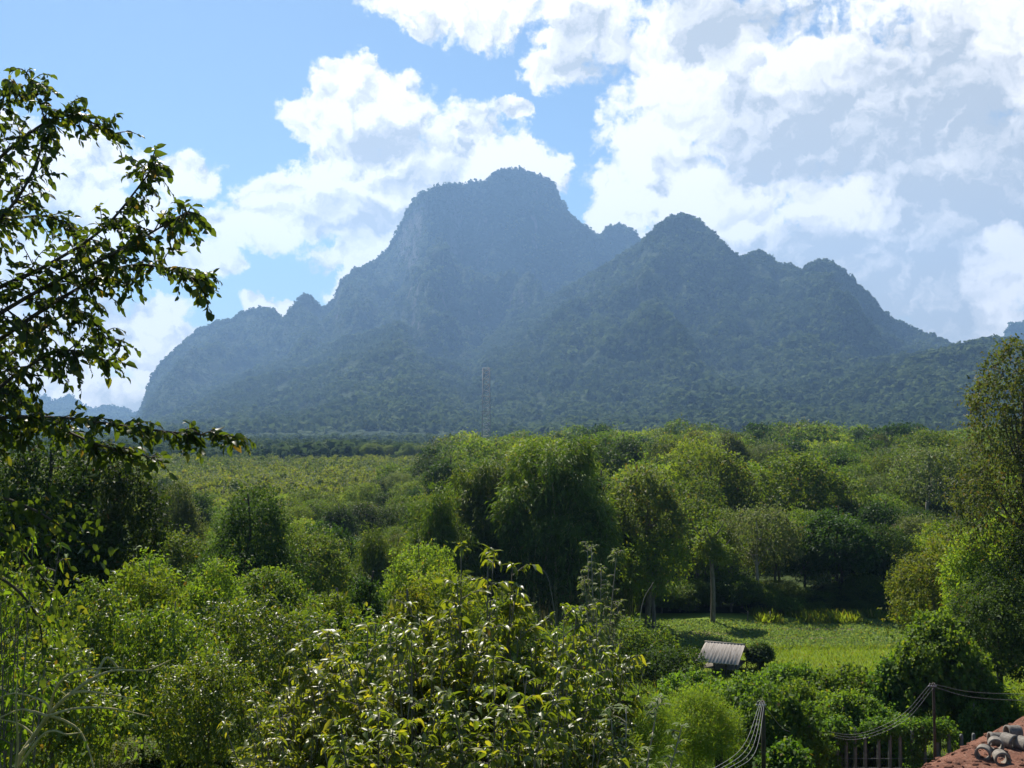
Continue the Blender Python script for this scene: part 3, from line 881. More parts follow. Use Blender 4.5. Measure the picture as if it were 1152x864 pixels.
P_('m_tall', 1120, 580, 110, 64, 'creeper_tree', 'bright green tree under the tallest olive tree at right', 'tree')
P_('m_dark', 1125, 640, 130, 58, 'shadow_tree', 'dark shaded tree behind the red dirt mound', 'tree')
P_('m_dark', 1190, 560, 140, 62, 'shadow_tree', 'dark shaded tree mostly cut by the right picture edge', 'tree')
P_('m_vine', 1052, 693, 112, 54, 'vine_covered_tree', 'round tree smothered in creeper left of the dirt mound', 'tree')
P_('m_vine', 1010, 735, 60, 54.5, 'vine_covered_tree', 'small leafy tree at the left foot of the creeper smothered tree', 'tree')
P_('m_vine2', 1098, 795, 36, 50.5, 'shrub', 'low lit shrub between creeper tree and dirt mound', 'shrub')
P_('m_vine2', 1112, 768, 76, 53, 'shrub', 'leafy shrub hiding the foot of the dark tree behind the dirt mound', 'shrub')
P_('m_dark', 857, 724, 28, 79, 'round_bush', 'small dark round bush beside the thatched hut', 'bush')
for i, (px, top, wp, dd, key, lab) in enumerate([
        (880, 750, 80, 60, 'm_vine2', 'creeper mound directly below the dark round bush by the hut'),
        (948, 752, 70, 56, 'm_vine2', 'tall creeper mound at the near edge of the rice'),
        (905, 768, 70, 54, 'm_vine', 'narrow creeper mound between the two by the rice edge'),
        (845, 760, 80, 52, 'm_vine2', 'creeper mound below the hut on its right'),
        (790, 758, 90, 54, 'm_vine2', 'creeper mound below the hut on its left'),
        (870, 772, 110, 43, 'm_vine2', 'large shaded creeper mound behind the cable pole'),
        (945, 782, 80, 52, 'm_vine2', 'bright creeper mound behind the left end of the fence'),
        (985, 790, 70, 52.5, 'm_vine2', 'creeper mound behind the middle of the fence'),
        (740, 728, 90, 62, 'm_dark', 'dark shrub among the tall grass left of the hut'),
        (690, 700, 110, 66, 'm_green', 'green shrub below the tallest bamboo on its right'),
        (640, 705, 90, 60, 'm_green', 'green shrub below the tallest bamboo'),
        (780, 775, 110, 30, 'm_feather', 'feathery yellow green bush lit beside the cable pole'),
        (720, 775, 110, 27, 'm_feather', 'feathery yellow green bush right of the large leaved shrubs'),
        (760, 835, 80, 33, 'm_feather', 'feathery low bush in front of the cable pole'),
        (885, 834, 60, 40, 'm_vine2', 'leafy low bush at the foot of the brown post'),
        (470, 615, 90, 64, 'm_bright', 'bright shrub at the foot of the golden arching bamboo'),
        (410, 650, 50, 55, 'm_dark', 'small dark round shrub left of the centre'),
        (500, 640, 90, 50, 'm_bright', 'bright leafy shrub in front of the dark bamboo'),
        (455, 660, 80, 46, 'm_gold', 'yellowish shrub in front of the bright leafy shrub'),
        (375, 668, 60, 44, 'm_gold', 'yellowish shrub left of the small dark round shrub'),
        (560, 672, 80, 44, 'm_green', 'green shrub behind the tallest large leaved shrub'),
        (310, 640, 110, 52, 'm_green', 'spreading green shrub below the dark round glossy tree'),
        (235, 635, 120, 46, 'm_bright', 'bright green rounded shrub below the left dark trees'),
        (165, 628, 90, 42, 'm_bright', 'bright green shrub touching the dark tall leaning tree')]):
    P_(key, px, top, wp, dd, 'shrub', lab, 'shrub')
P_('s_thin', 672, 612, 60, 42, 'climbing_plant', 'thin pale climbing plant standing before the dark bamboo', 'plant')
for (px, top, wp, dd, key, lab) in [
        (20, 640, 130, 24, 'n_orchard2', 'leafy tree at the left edge behind the bare twigs'),
        (100, 655, 130, 27, 'n_orchard', 'orchard tree left of centre with glossy small leaves, behind the bare twigs'),
        (190, 685, 150, 26, 'n_orchard', 'orchard tree above the sunlit grass patch'),
        (160, 640, 110, 34, 'n_green', 'bright orchard tree behind the glossy leaved ones'),
        (275, 668, 150, 29, 'n_orchard2', 'orchard tree right of the sunlit grass patch'),
        (345, 688, 130, 33, 'n_orchard', 'orchard tree left of the large leaved shrubs, farther back'),
        (240, 735, 150, 22, 'n_orchard2', 'orchard tree with low crown beside the large leaved shrubs'),
        (60, 722, 150, 20, 'n_orchard', 'low glossy tree directly behind the bare yellow twigs'),
        (420, 690, 110, 30, 'n_orchard', 'orchard tree behind the large leaved shrubs')]:
    P_(key, px, top, wp, dd, 'orchard_tree', lab, 'tree')
for (px, top, wp, dd, key, lab) in [
        (540, 628, 150, 14.0, 's_big', 'tallest large leaved shrub at the bottom centre'),
        (470, 700, 170, 13.2, 's_big2', 'large leaved shrub just left of the tallest one'),
        (400, 712, 160, 14.2, 's_big', 'large leaved shrub two left of the tallest one'),
        (330, 765, 130, 13.0, 's_big2', 'leftmost and lowest large leaved shrub beside the orchard'),
        (615, 690, 140, 13.5, 's_big2', 'large leaved shrub just right of the tallest one'),
        (665, 690, 110, 15.0, 's_big', 'large leaved shrub with pale drooping tips, second from the right end'),
        (710, 790, 110, 12.5, 's_thin', 'sparse large leaved shrub at the right end of the row'),
        (560, 760, 160, 11.5, 's_big', 'nearest large leaved shrub in front of the tallest one'),
        (430, 790, 150, 11.5, 's_big', 'nearest large leaved shrub at the lower left of the row'),
        (640, 800, 120, 11.8, 's_big2', 'nearest large leaved shrub at the lower right of the row')]:
    P_(key, px, top, wp, dd, 'large_leaved_shrub', lab, 'shrub')
P_('s_light', 15, 600, 90, 12.5, 'sapling', 'light green sapling with backlit leaves under the overhanging branch', 'sapling')
# undergrowth on the slope
rg = np.random.default_rng(64)
for i in range(130):
    d = rg.uniform(20, 73); px = rg.uniform(-40, 1190)
    if 720 < px < 1030 and d > 60: continue
    if px > 1000 and d < 52: continue
    if px > 700 and d < 52: continue
    key = ['m_green', 'm_bright', 'm_vine2', 'm_gold', 'n_green'][int(rg.choice(5, p=[.3, .25, .2, .1, .15]))]
    x = (px - CX) / F * d
    if px < 330 and d < 33 and i % 3: continue
    h = rg.uniform(1.0, 2.1) * (.5 if px < 330 and d < 33 else 1)
    sc = h / PROTO[key][1]; sw = rg.uniform(1.8, 3.2) / PROTO[key][2]
    place_at(key, 'undergrowth_shrub', x, d, sw, sw, sc, rg.uniform(0, 6), 'low shrub of the undergrowth covering the slope below the house', 'shrub', 'undergrowth shrubs on the slope')

# ------------------------------------------------------------------ overhanging branches, left
def branch_tree():
    rg = np.random.default_rng(500)
    root = link('overhanging_tree', None, None, 'near tree reaching in from the left edge with dark backlit leaves', 'tree')
    t, c = MB(), MB()
    base = at(-170, 700, 9.5); gz = tz(base.x, 9.5)
    trunk = curve([(base.x, 9.5, gz - .3), (base.x + .1, 9.5, gz + 2), tuple(at(-150, 520, 9.4)), tuple(at(-130, 300, 9.3)), tuple(at(-90, 120, 9.3))], 6)
    tube(t, trunk, np.linspace(.17, .05, len(trunk)), 8)
    link('trunk', t.mesh('trunk', M['bark_dark'], True), root)
    br = [  # pixel paths of the limbs, with distance
        ([(-140, 420), (-40, 290), (25, 215), (50, 140), (25, 78)], 9.3),
        ([(-130, 330), (-40, 220), (20, 160), (75, 130), (128, 150)], 9.6),
        ([(-145, 430), (-30, 340), (50, 300), (115, 258), (160, 205), (172, 185)], 9.0),
        ([(-148, 460), (-30, 372), (60, 318), (135, 282), (190, 250), (212, 238)], 8.8),
        ([(-148, 480), (-20, 395), (70, 335), (140, 300), (200, 305), (230, 325)], 9.2),
        ([(-150, 520), (-30, 430), (30, 385), (85, 350), (125, 385)], 9.4),
        ([(-150, 540), (-30, 460), (20, 420), (70, 395), (120, 405)], 8.9),
        ([(-150, 570), (-30, 480), (60, 470), (130, 478), (200, 487), (268, 492)], 8.7),
        ([(-150, 580), (-30, 500), (50, 480), (110, 500), (170, 515)], 9.1),
        ([(-150, 520), (-60, 420), (0, 440), (40, 470)], 9.5),
        ([(-130, 350), (-50, 270), (0, 250), (60, 245), (95, 285)], 9.6),
        ([(-120, 260), (-50, 170), (-5, 130), (10, 90)], 9.9)]
    P, A, N = [], [], []
    for path, d in br:
        b = MB()
        ctrl = [at(px, py, d + rg.normal() * .15) for px, py in path]
        C = curve(ctrl, 8)
        nC = len(C)
        tube(b, C, np.linspace(.024, .004, nC), 6)
        pxs = np.interp(np.arange(nC), np.linspace(0, nC - 1, len(path)), [p[0] for p in path])
        for k in range(nC):
            if pxs[k] < -50 or rg.random() < .08: continue
            for _ in range((3 if rg.random() < .75 else 2) if path[-1][1] < 470 else 3):
                low = path[-1][1] >= 470
                dv = unit(np.array([rg.normal() * .7 + .5, rg.normal() * .7, rg.normal() * (.35 if low else .7) - .02]))
                ln = rg.uniform(.12, .30 if low else .44) * (1.05 - .45 * k / nC)
                E = curve([C[k], C[k] + dv * ln * .55, C[k] + dv * ln + np.array([0, 0, -.06])], 4)
                tube(b, E, np.linspace(.006, .002, len(E)), 4, False)
                m = int(4 + ln * 18)
                g = np.linspace(.2, 1, m) * (len(E) - 1.001); kk = g.astype(int)
                pp = E[kk] + (E[kk + 1] - E[kk]) * (g - kk)[:, None]
                side = unit(np.cross(dv, (0, 0, 1))) * np.where(np.arange(m) % 2 == 0, 1, -1)[:, None]
                P.append(pp); A.append(side * .6 + dv * .7 + rg.normal(size=(m, 3)) * .35 + np.array([0, 0, -.55]))
                N.append(rg.normal(size=(m, 3)) * .55 + np.array([0, 0, .6]))
        link('branch', b.mesh('branch', M['bark_dark'], True), root)
    # pale lower sprays
    for path, d in (([(-60, 560), (0, 560), (50, 580), (90, 610)], 8.6), ([(-60, 610), (0, 600), (40, 640), (70, 680)], 8.8), ([(-60, 640), (0, 650), (40, 690), (50, 740)], 9.2)):
        b = MB(); C = curve([at(px, py, d) for px, py in path], 6); tube(b, C, np.linspace(.02, .004, len(C)), 5)
        for k in range(3, len(C)):
            for _ in range(2):
                m = 5; dv = unit(rg.normal(size=3) + np.array([.5, 0, -.3])); ln = .3
                pp = C[k] + dv * np.linspace(.1, 1, m)[:, None] * ln
                P.append(pp); A.append(rg.normal(size=(m, 3)) * .6 + np.array([.1, 0, -.8])); N.append(rg.normal(size=(m, 3)) * .5 + np.array([0, -.5, .4]))
        link('branch', b.mesh('branch', M['bark_dark'], True), root)
    P, A, N = map(np.concatenate, (P, A, N))
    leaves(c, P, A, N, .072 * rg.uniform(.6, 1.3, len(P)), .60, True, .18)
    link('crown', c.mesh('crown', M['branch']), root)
branch_tree()

def bare_twigs():
    rg = np.random.default_rng(600)
    d = 7.6
    root = link('bare_shrub', None, None, 'nearly leafless shrub with arching yellowish twigs at the lower left corner', 'shrub')
    paths = [[(8, 960), (20, 864), (27, 844), (55, 805), (76, 783), (107, 762), (131, 754), (165, 754), (191, 743)],
             [(55, 805), (60, 782), (70, 765), (88, 755), (110, 752), (140, 751)],
             [(55, 805), (85, 797), (125, 797), (168, 806)],
             [(55, 805), (75, 812), (92, 826), (105, 862), (110, 900)],
             [(27, 844), (48, 812), (55, 796), (42, 786), (15, 780), (-10, 790)],
             [(55, 806), (35, 800), (20, 799), (-10, 812)],
             [(27, 844), (38, 830), (22, 815), (-6, 808)],
             [(20, 864), (45, 830), (60, 822), (75, 826), (92, 824)],
             [(76, 783), (90, 778), (115, 780), (150, 786)],
             [(107, 762), (120, 740), (135, 752), (140, 737)],
             [(15, 880), (20, 840), (18, 790), (20, 765)]]
    for i, p in enumerate(paths):
        b = MB(); C = curve([at(x, y, d + .12 * math.sin(i * 2.1 + k)) for k, (x, y) in enumerate(p)], 7)
        tube(b, C, np.linspace(.020 if i == 0 else .011, .004, len(C)), 6)
        link('twig', b.mesh('twig', M['twig'], True), root)
    c = MB(); P, A, N = [], [], []
    for (px, py, n, s) in ((30, 762, 14, 10), (125, 812, 16, 10), (150, 840, 16, 10), (100, 800, 8, 8), (140, 800, 10, 9), (90, 850, 8, 10), (55, 760, 8, 12)):
        for _ in range(n):
            P.append(at(px + rg.normal() * s, py + rg.normal() * s * 1.2, d + rg.normal() * .05)); A.append(rg.normal(size=3) * .5 + np.array([0, 0, -.8])); N.append(rg.normal(size=3) + np.array([0, -.4, .4]))
    leaves(c, np.array([tuple(p) for p in P]), np.array(A), np.array(N), .055 * rg.uniform(.6, 1.2, len(P)), .45, True)
    link('foliage', c.mesh('foliage', M['bright']), root)
bare_twigs()

# ------------------------------------------------------------------ field
def field():
    n = 60
    m, t = newmat('field_soil')
    tco = t.new('ShaderNodeTexCoord'); p = tco.outputs['Object']
    a = t.noise(p, .5, 5, .6); b = t.noise(p, 6, 4, .6)
    k = t.mix(t.smooth(a, .4, .65), (.120, .185, .024), (.165, .215, .032))
    k = t.mix(t.smooth(b, .55, .85), k, (.18, .15, .08))
    finish(t, principled(t, k, .95, .1).outputs[0])
    M['field'] = m
    X, Y = np.meshgrid(np.linspace(8, 46, n), np.linspace(66, 102, n))
    link('field', grid_mesh('field', X, Y, terr(X, Y) + .03, m), kind='structure')
    m2, t = newmat('bare_soil')
    nz = t.noise(t.new('ShaderNodeTexCoord').outputs['Object'], 4, 5, .65)
    finish(t, principled(t, t.mix(nz, (.09, .065, .045), (.22, .17, .12)), .95, .1).outputs[0])
    for (px, py, rx, ry) in ((800, 711, 2.4, .9), (915, 706, 5, .4), (885, 716, 5.0, .25)):
        d = 17.5 / ((py - 480) / F); c = at(px, py, d)
        mb = MB(); k = 28; a = np.arange(k) / k * 2 * math.pi
        r = 1 + .25 * np.sin(3 * a + px) + .12 * np.sin(7 * a)
        x = c.x + rx * r * np.cos(a); y = d + ry * r * np.sin(a)
        v = np.vstack([np.stack([x, y, terr(x, y) + .036], -1), [[c.x, d, tz(c.x, d) + .05]]])
        mb.add(v, None, [[i, (i + 1) % k, k] for i in range(k)])
        link('bare_soil', mb.mesh('bare_soil', m2), kind='structure')
    rg = np.random.default_rng(70)
    def blades(name, N_, y0, y1, size, mat, up, asp, label, cat, dens=None):
        x = rg.uniform(9, 45, N_); y = rg.uniform(y0, y1, N_)
        keep = np.ones(N_, bool) if dens is None else dens(x, y)
        x, y = x[keep], y[keep]; k = len(x)
        mb = MB()
        A = rg.normal(size=(k, 3)) * .45 + np.array([0, 0, up]); Nn = rg.normal(size=(k, 3)) + np.array([0, 0, .2])
        leaves(mb, np.stack([x, y, terr(x, y) + .02], -1), A, Nn, size * rg.uniform(.6, 1.2, k), asp, False, .1)
        link(name, mb.mesh(name, M[mat]), kind='stuff', label=label, cat=cat)
    blades('rice', 60000, 67, 86.5, .26, 'rice', 1.0, .16, 'yellow green young rice filling the near half of the field', 'rice')
    blades('vegetable_crop', 45000, 85.5, 98.5, .17, 'bed', .35, .75, 'low bluish green crop in the far half of the field', 'crop',
           None)
    blades('field_edge_grass', 14000, 96.5, 102.5, .8, 'grass', 1.0, .14, 'tall bright grass along the far edge of the field', 'grass',
           lambda x, y: (x > 22) & (fbm(x * .4, y * .4, 12, 3) > .45))
field()
def grass(name, N_, px0, px1, d0, d1, size, mat, label):
    rg = np.random.default_rng(int(d0 * 7 + px1))
    d = np.sqrt(rg.uniform(d0 * d0, d1 * d1, N_)); px = rg.uniform(px0, px1, N_); x = (px - CX) / F * d
    ok = ~((px > 800) & (d < 48.2)); d, x = d[ok], x[ok]; N_ = len(d)
    mb = MB()
    A = rg.normal(size=(N_, 3)) * .4 + np.array([0, 0, 1]); Nn = rg.normal(size=(N_, 3))
    leaves(mb, np.stack([x, d, terr(x, d) - .01], -1), A, Nn, size * rg.uniform(.5, 1.3, N_), .1, False, .25)
    link(name, mb.mesh(name, M[mat]), kind='stuff', label=label, cat='grass')
grass('grass', 110000, -60, 420, 12, 40, .24, 'grass', 'short grass growing between the orchard trees')
grass('grass', 50000, 300, 1200, 30, 72, .35, 'grass', 'rough grass between the shrubs on the lower slope')

def reed_clump(px, py, d, h, n, seed, label):
    rg = np.random.default_rng(seed); p = at(px, py, d)
    mb = MB()
    for i in range(n):
        a = rg.uniform(0, 6.28); o = np.array([math.cos(a), math.sin(a), 0]); l = h * rg.uniform(.6, 1.1); out = l * rg.uniform(.15, .75)
        b = np.array([rg.normal() * .35, rg.normal() * .35, 0])
        C = curve([b, b + o * out * .35 + np.array([0, 0, l * .65]), b + o * out + np.array([0, 0, l * rg.uniform(.6, .95)])], 4)
        wv = np.cross(o, (0, 0, 1)) * .02
        wd = np.linspace(1, .1, len(C))[:, None]
        v = np.concatenate([C - wv * wd, C + wv * wd]); k = len(C)
        mb.add(v, [[j, j + 1, k + j + 1, k + j] for j in range(k - 1)])
    o = link('tall_grass_clump', mb.mesh('tall_grass_clump', M['grass']), None, label, 'grass clump')
    o.location = (p.x, d, tz(p.x, d))
reed_clump(745, 740, 60, 3.2, 900, 1, 'big tall grass clump with arching blades left of the hut')
reed_clump(715, 735, 57, 2.5, 500, 2, 'smaller tall grass clump left of the big one')
reed_clump(775, 745, 66, 2.2, 400, 3, 'small tall grass clump nearest the left side of the hut')

# ------------------------------------------------------------------ hut
def hut():
    m, t = newmat('weathered_roof_sheet')
    tco = t.new('ShaderNodeTexCoord')
    mp = t.new('ShaderNodeMapping'); t.put(mp.inputs[0], tco.outputs['Object']); mp.inputs['Scale'].default_value = (5, .5, .5)
    nz = t.noise(mp.outputs[0], 2.2, 5, .65)
    finish(t, principled(t, t.mix(t.smooth(nz, .3, .7), (.26, .22, .185), (.52, .46, .40)), .8, .25).outputs[0])
    d = 78; p = at(815, 745, d); g = tz(p.x, d)
    root = link('field_hut', None, None, 'small open hut with a grey weathered pitched roof at the edge of the rice', 'hut', loc=(p.x, d, g))
    root.rotation_euler = (0, 0, R(-24))
    zt = at(815, 724, d).z - g; ze = at(815, 747, d - 2.2).z - g     # ridge and eave heights
    Lr, Le, run = 1.42, 1.52, 2.2
    def slope(sg):
        mb = MB(); nx, th = 25, .04
        xs = np.linspace(-1, 1, nx)
        top, bot = [], []
        for i, u in enumerate(xs):
            w_ = .022 * (1 if i % 2 else -1)
            top.append((u * Lr + .06, 0, zt + w_)); bot.append((u * Le - .06, sg * run, ze + w_))
        A_ = np.array(top + bot); B_ = A_ - np.array([0, 0, th])
        v = np.vstack([A_, B_]); n2 = 2 * nx
        q = [[i, i + 1, nx + i + 1, nx + i] for i in range(nx - 1)] + [[n2 + nx + i, n2 + nx + i + 1, n2 + i + 1, n2 + i] for i in range(nx - 1)]
        q += [[nx + i, nx + i + 1, n2 + nx + i + 1, n2 + nx + i] for i in range(nx - 1)] + [[0, nx, n2 + nx, n2], [nx - 1, n2 - 1, n2 + n2 - 1, n2 + nx - 1]]
        mb.add(v, q); return mb.mesh('roof_slope', m)
    link('roof_slope', slope(-1), root, loc=(0, 0, .03)); link('roof_slope', slope(1), root, loc=(0, .02, .03))
    mb = MB(); tube(mb, [(-1.42, .01, zt + .05), (1.5, .01, zt + .05)], .05, 6); link('ridge_cap', mb.mesh('ridge_cap', m, True), root)
    for (x, y) in ((-1.2, -1.8), (1.2, -1.8), (-1.2, 1.8), (1.2, 1.8), (-.35, -1.8), (.5, -1.8)):
        mb = MB(); tube(mb, [(x, y, -.3), (x + .02, y, ze + .14)], .055, 6); link('post', mb.mesh('post', M['bark_dark'], True), root)
    for y in (-1.8, 1.8):
        mb = MB(); tube(mb, [(-1.35, y, ze + .13), (1.35, y, ze + .13)], .04, 5); link('beam', mb.mesh('beam', M['bark_dark'], True), root)
    mb = MB(); box(mb, (0, 0, .55), (2.4, 3.4, .06)); link('platform', mb.mesh('platform', M['bark']), root)
hut()

# ------------------------------------------------------------------ bare trunks and sticks
def bare_trunk():
    d = 97.5; p = at(802, 700, d); g = tz(p.x, d)
    root = link('lopped_tree', None, None, 'bare grey trunk with a small leafy head at the far field edge', 'tree', loc=(p.x, d, g))
    rg = np.random.default_rng(8)
    H_ = at(802, 590, d).z - g
    t = MB(); C = curve([(0, 0, -.3), (.05, 0, 3), (-.1, 0, 6), (.1, 0, H_ * .85)], 5); tube(t, C, np.linspace(.24, .13, len(C)), 9)
    for a in range(6):
        o = np.array([math.cos(a * 1.05), math.sin(a * 1.05), 0]); z = H_ * (.66 + .04 * a)
        E = curve([(0, 0, z), tuple(o * .9 + np.array([0, 0, z + .7])), tuple(o * 1.6 + np.array([0, 0, z + 1.6]))], 4); tube(t, E, np.linspace(.12, .03, len(E)), 5)
    link('trunk', t.mesh('trunk', M['bark'], True), root)
    L = lobes(rg, 12, 3.6, H_ * 1.05, H_ * .42, 5); c = MB(); foliage(c, rg, L, 1100, 6, .22); link('crown', c.mesh('crown', M['mid']), root)
bare_trunk()
def stick(path, d, r, label):
    mb = MB(); P = [at(x, y, d) for x, y in path]; P[0] = Vector((P[0].x, P[0].y, tz(P[0].x, P[0].y) - .1)); tube(mb, curve(P, 5), np.linspace(r, r * .5, 5 * (len(P) - 1) + 1), 6)
    link('dead_stick', mb.mesh('dead_stick', M['bark_pale'], True), None, label, 'stick')
stick([(714, 712), (722, 682), (735, 655)], 80, .035, 'leaning pale dead stick at the left end of the field')
stick([(632, 690), (618, 655), (602, 638)], 78, .025, 'thin dead bamboo pole leaning in the dark bamboo shade')
for px, lab in ((841, 'orange brown stake at the far edge of the field'), (866, 'pale stake at the far edge right of the brown one')):
    p = at(px, 696, 98); mb = MB(); g = tz(p.x, 98)
    tube(mb, [(p.x, 98, g - .2), (p.x + .04, 98, g + .9)], .05, 6)
    link('stake', mb.mesh('stake', M['bark'] if px < 850 else M['bark_pale'], True), None, lab, 'stake')

# ------------------------------------------------------------------ fence, creeper, poles, cables
def conc_mat(name, a, b):
    m, t = newmat(name)
    nz = t.noise(t.new('ShaderNodeTexCoord').outputs['Object'], 5, 7, .75)
    bp = t.new('ShaderNodeBump'); bp.inputs['Strength'].default_value = .4; bp.inputs['Distance'].default_value = .02; t.put(bp.inputs['Height'], nz)
    finish(t, principled(t, t.mix(t.smooth(nz, .3, .7), a, b), .9, .2, bp.outputs[0]).outputs[0])
    return m
M['concrete'] = conc_mat('weathered_concrete', (.15, .16, .15), (.27, .28, .265))
M['pipe'] = conc_mat('pale_concrete', (.11, .098, .082), (.27, .245, .215))
m, t = newmat('cable_rubber'); finish(t, principled(t, (.26, .26, .25), .5, .3).outputs[0]); M['cable'] = m
m, t = newmat('galvanised_steel'); finish(t, principled(t, (.30, .31, .32), .5, .5).outputs[0]); M['steel'] = m
FD = 48.5
def fence():
    p = at(1000, 860, FD)
    root = link('fence', None, None, 'grey concrete post and wire fence at the foot of the dirt mound', 'fence', loc=(p.x, FD, tz(p.x, FD)))
    rg = np.random.default_rng(31)
    xs = [924, 942, 952, 962, 974, 988, 1001, 1014, 1027, 1041, 1055, 1069, 1083, 1096, 1110]
    for px in xs:
        x = at(px, 860, FD).x; g = tz(x, FD); top = at(px, 823 + rg.uniform(-5, 7), FD).z
        mb = MB(); h = top - g + .4
        lean = rg.normal() * .03
        tube(mb, [(x - p.x, 0, g - .4 - root.location.z), (x - p.x + lean, 0, g - .4 + h * .97 - root.location.z), (x - p.x + lean, 0, g - .4 + h - root.location.z)], [.085, .08, .06], 4)
        link('post', mb.mesh('post', M['concrete']), root)
    x0, x1 = at(918, 850, FD).x - p.x, at(1114, 850, FD).x - p.x
    for k, z in enumerate((.55, 1.0, 1.4)):
        mb = MB(); tube(mb, curve([(x0, -.09, z), ((x0 + x1) / 2, -.09, z - .03), (x1, -.09, z)], 6), .006, 4); link('wire', mb.mesh('wire', M['steel']), root)
fence()
def creeper():
    rg = np.random.default_rng(33)
    L = []
    for i in range(46):
        px = rg.uniform(905, 1085); x = at(px, 830, FD).x
        L.append((x, FD + .15 + rg.uniform(-.2, .5), at(px, 828, FD).z + rg.uniform(-.15, .4), rg.uniform(.2, .38)))
    for px in (1028, 935, 912):
        x = at(px, 850, FD).x
        for k in range(4): L.append((x + rg.normal() * .1, FD - .12, at(px, 838 + k * 8, FD).z, .26))
    mb = MB(); foliage(mb, rg, np.array(L), 2600, 6, .12, .8, .8, hang=.5)
    link('creeper', mb.mesh('creeper', M['vine']), None, 'leafy creeper draped along the top of the concrete fence', 'creeper')
creeper()
def pole(px, top, d, r, label, mat='bark_dark', arms=False):
    p = at(px, top, d); g = tz(p.x, d)
    root = link('utility_pole', None, None, label, 'pole', loc=(p.x, d, g))
    h = p.z - g
    mb = MB(); tube(mb, [(0, 0, -.5), (.02, 0, h * .5), (0, 0, h - .03), (0, 0, h)], [r * 1.1, r, r * .95, r * .7], 8); link('shaft', mb.mesh('shaft', M[mat], True), root)
    if arms:
        mb = MB(); box(mb, (-.08, -.1, h - .12), (.34, .05, .05)); link('bracket', mb.mesh('bracket', M['steel']), root)
        for k in range(3):
            mb = MB(); tube(mb, [(-.18 + .1 * k, -.1, h - .095), (-.18 + .1 * k, -.1, h - .05), (-.18 + .1 * k, -.1, h)], [.03, .04, .02], 8); link('insulator', mb.mesh('insulator', M['pipe'], True), root)
    return p
a = pole(858, 788, 36, .07, 'dark cable pole with a bundle of pale cables at its top', arms=True)
pole(808, 831, 30, .11, 'short dark wooden post left of the cable pole')
b = pole(911, 815, 46, .08, 'rusty brown post at the left end of the fence', 'bark')
c = pole(1050, 768, 46.5, .06, 'grey pole in front of the creeper smothered tree', 'bark_dark', arms=True)
def cable(pts, r, label, grp):
    mb = MB(); P = curve(pts, 12); tube(mb, P, r, 5)
    link('cable', mb.mesh('cable', M['cable'], True), None, label, 'cable', grp)
for k in range(4):
    o = Vector((-.12 + .05 * k, -.12, -.03)); s = a + o
    e = at(700 + 14 * k, 905 + 8 * k, 15 + .3 * k)
    q1 = at(838 + 4 * k, 836 + 3 * k, 29); q2 = at(800 + 5 * k, 866 + 2 * k, 22)
    cable([s, q1, q2, e], .0055, 'pale cable of the bundle hanging from the dark cable pole', 'cables hanging from the dark pole')
for k in range(3):
    o = Vector((-.2 + .1 * k, -.12, -.04 - .05 * k))
    cable([c + o, at(1012 + k * 2, 806 + 3 * k, 46.2), at(962, 826 + 3 * k, 46), b + Vector((0, -.12, -.1 - .05 * k))], .006, 'cable sagging from the grey pole to the rusty brown post', 'cables along the fence')
for k in range(2):
    cable([c + Vector((.02, -.1, -.05 - .12 * k)), at(1100, 779 + 6 * k, 46), at(1200, 781 + 8 * k, 45), at(1300, 780 + 8 * k, 44)], .006, ('upper' if k == 0 else 'lower') + ' thin wire running from the grey pole past the dirt mound', 'wires to the right of the grey pole')
cable([a + Vector((0, -.1, -.1)), at(885, 822, 41), b + Vector((0, -.12, -.05))], .008, 'thin yellowish wire between dark cable pole and rusty post', None)

# ------------------------------------------------------------------ red dirt mound and concrete pipes
def mound():
    m, t = newmat('red_dirt')
    tco = t.new('ShaderNodeTexCoord'); p = tco.outputs['Object']
    a_ = t.noise(p, 1.2, 6, .65); b_ = t.noise(p, 9, 5, .7)
    k = t.mix(t.smooth(a_, .3, .7), (.13, .060, .040), (.25, .118, .078))
    k = t.mix(t.smooth(b_, .52, .72), k, (.34, .22, .16))
    bp = t.new('ShaderNodeBump'); bp.inputs['Strength'].default_value = 1; bp.inputs['Distance'].default_value = .12; t.put(bp.inputs['Height'], b_)
    finish(t, principled(t, k, .95, .1, bp.outputs[0]).outputs[0])
    X, Y = np.meshgrid(np.linspace(11, 44, 190), np.linspace(31, 47.5, 150))
    Z = mz(X, Y)
    link('dirt_mound', grid_mesh('dirt_mound', X, Y, Z, m), kind='structure')
    rg = np.random.default_rng(15)
    n = 1800; x = rg.uniform(14, 32, n); y = rg.uniform(34, 45, n); z = mz(x, y)
    ok = z > terr(x, y) + .1
    mb = MB(); crowns(mb, np.stack([x, y, z], -1)[ok], (.025 + .16 * rg.random(n) ** 4)[ok], rg, ICO1, (.4, .8), .3)
    link('rubble', mb.mesh('rubble', m), kind='stuff', label='loose clods of earth scattered over the red dirt mound', cat='rubble')
def mz(X, Y):
    X = np.asarray(X, float); Y = np.asarray(Y, float)
    T = terr(X, Y)
    sd = (X - (14.1 + 1.0 * (Y - 38))) / 1.41                   # distance inside the slanting edge
    z = 5.62 + .02 * np.minimum(sd, 8) - .72 * np.log1p(np.exp(np.clip(-sd * 3, -40, 40))) / 3
    z = z + (fbm(X * .9, Y * .9, 61, 4) - .5) * .34 + (fbm(X * 4, Y * 4, 62, 2) - .5) * .10
    return np.maximum(z, T - .25)
mound()
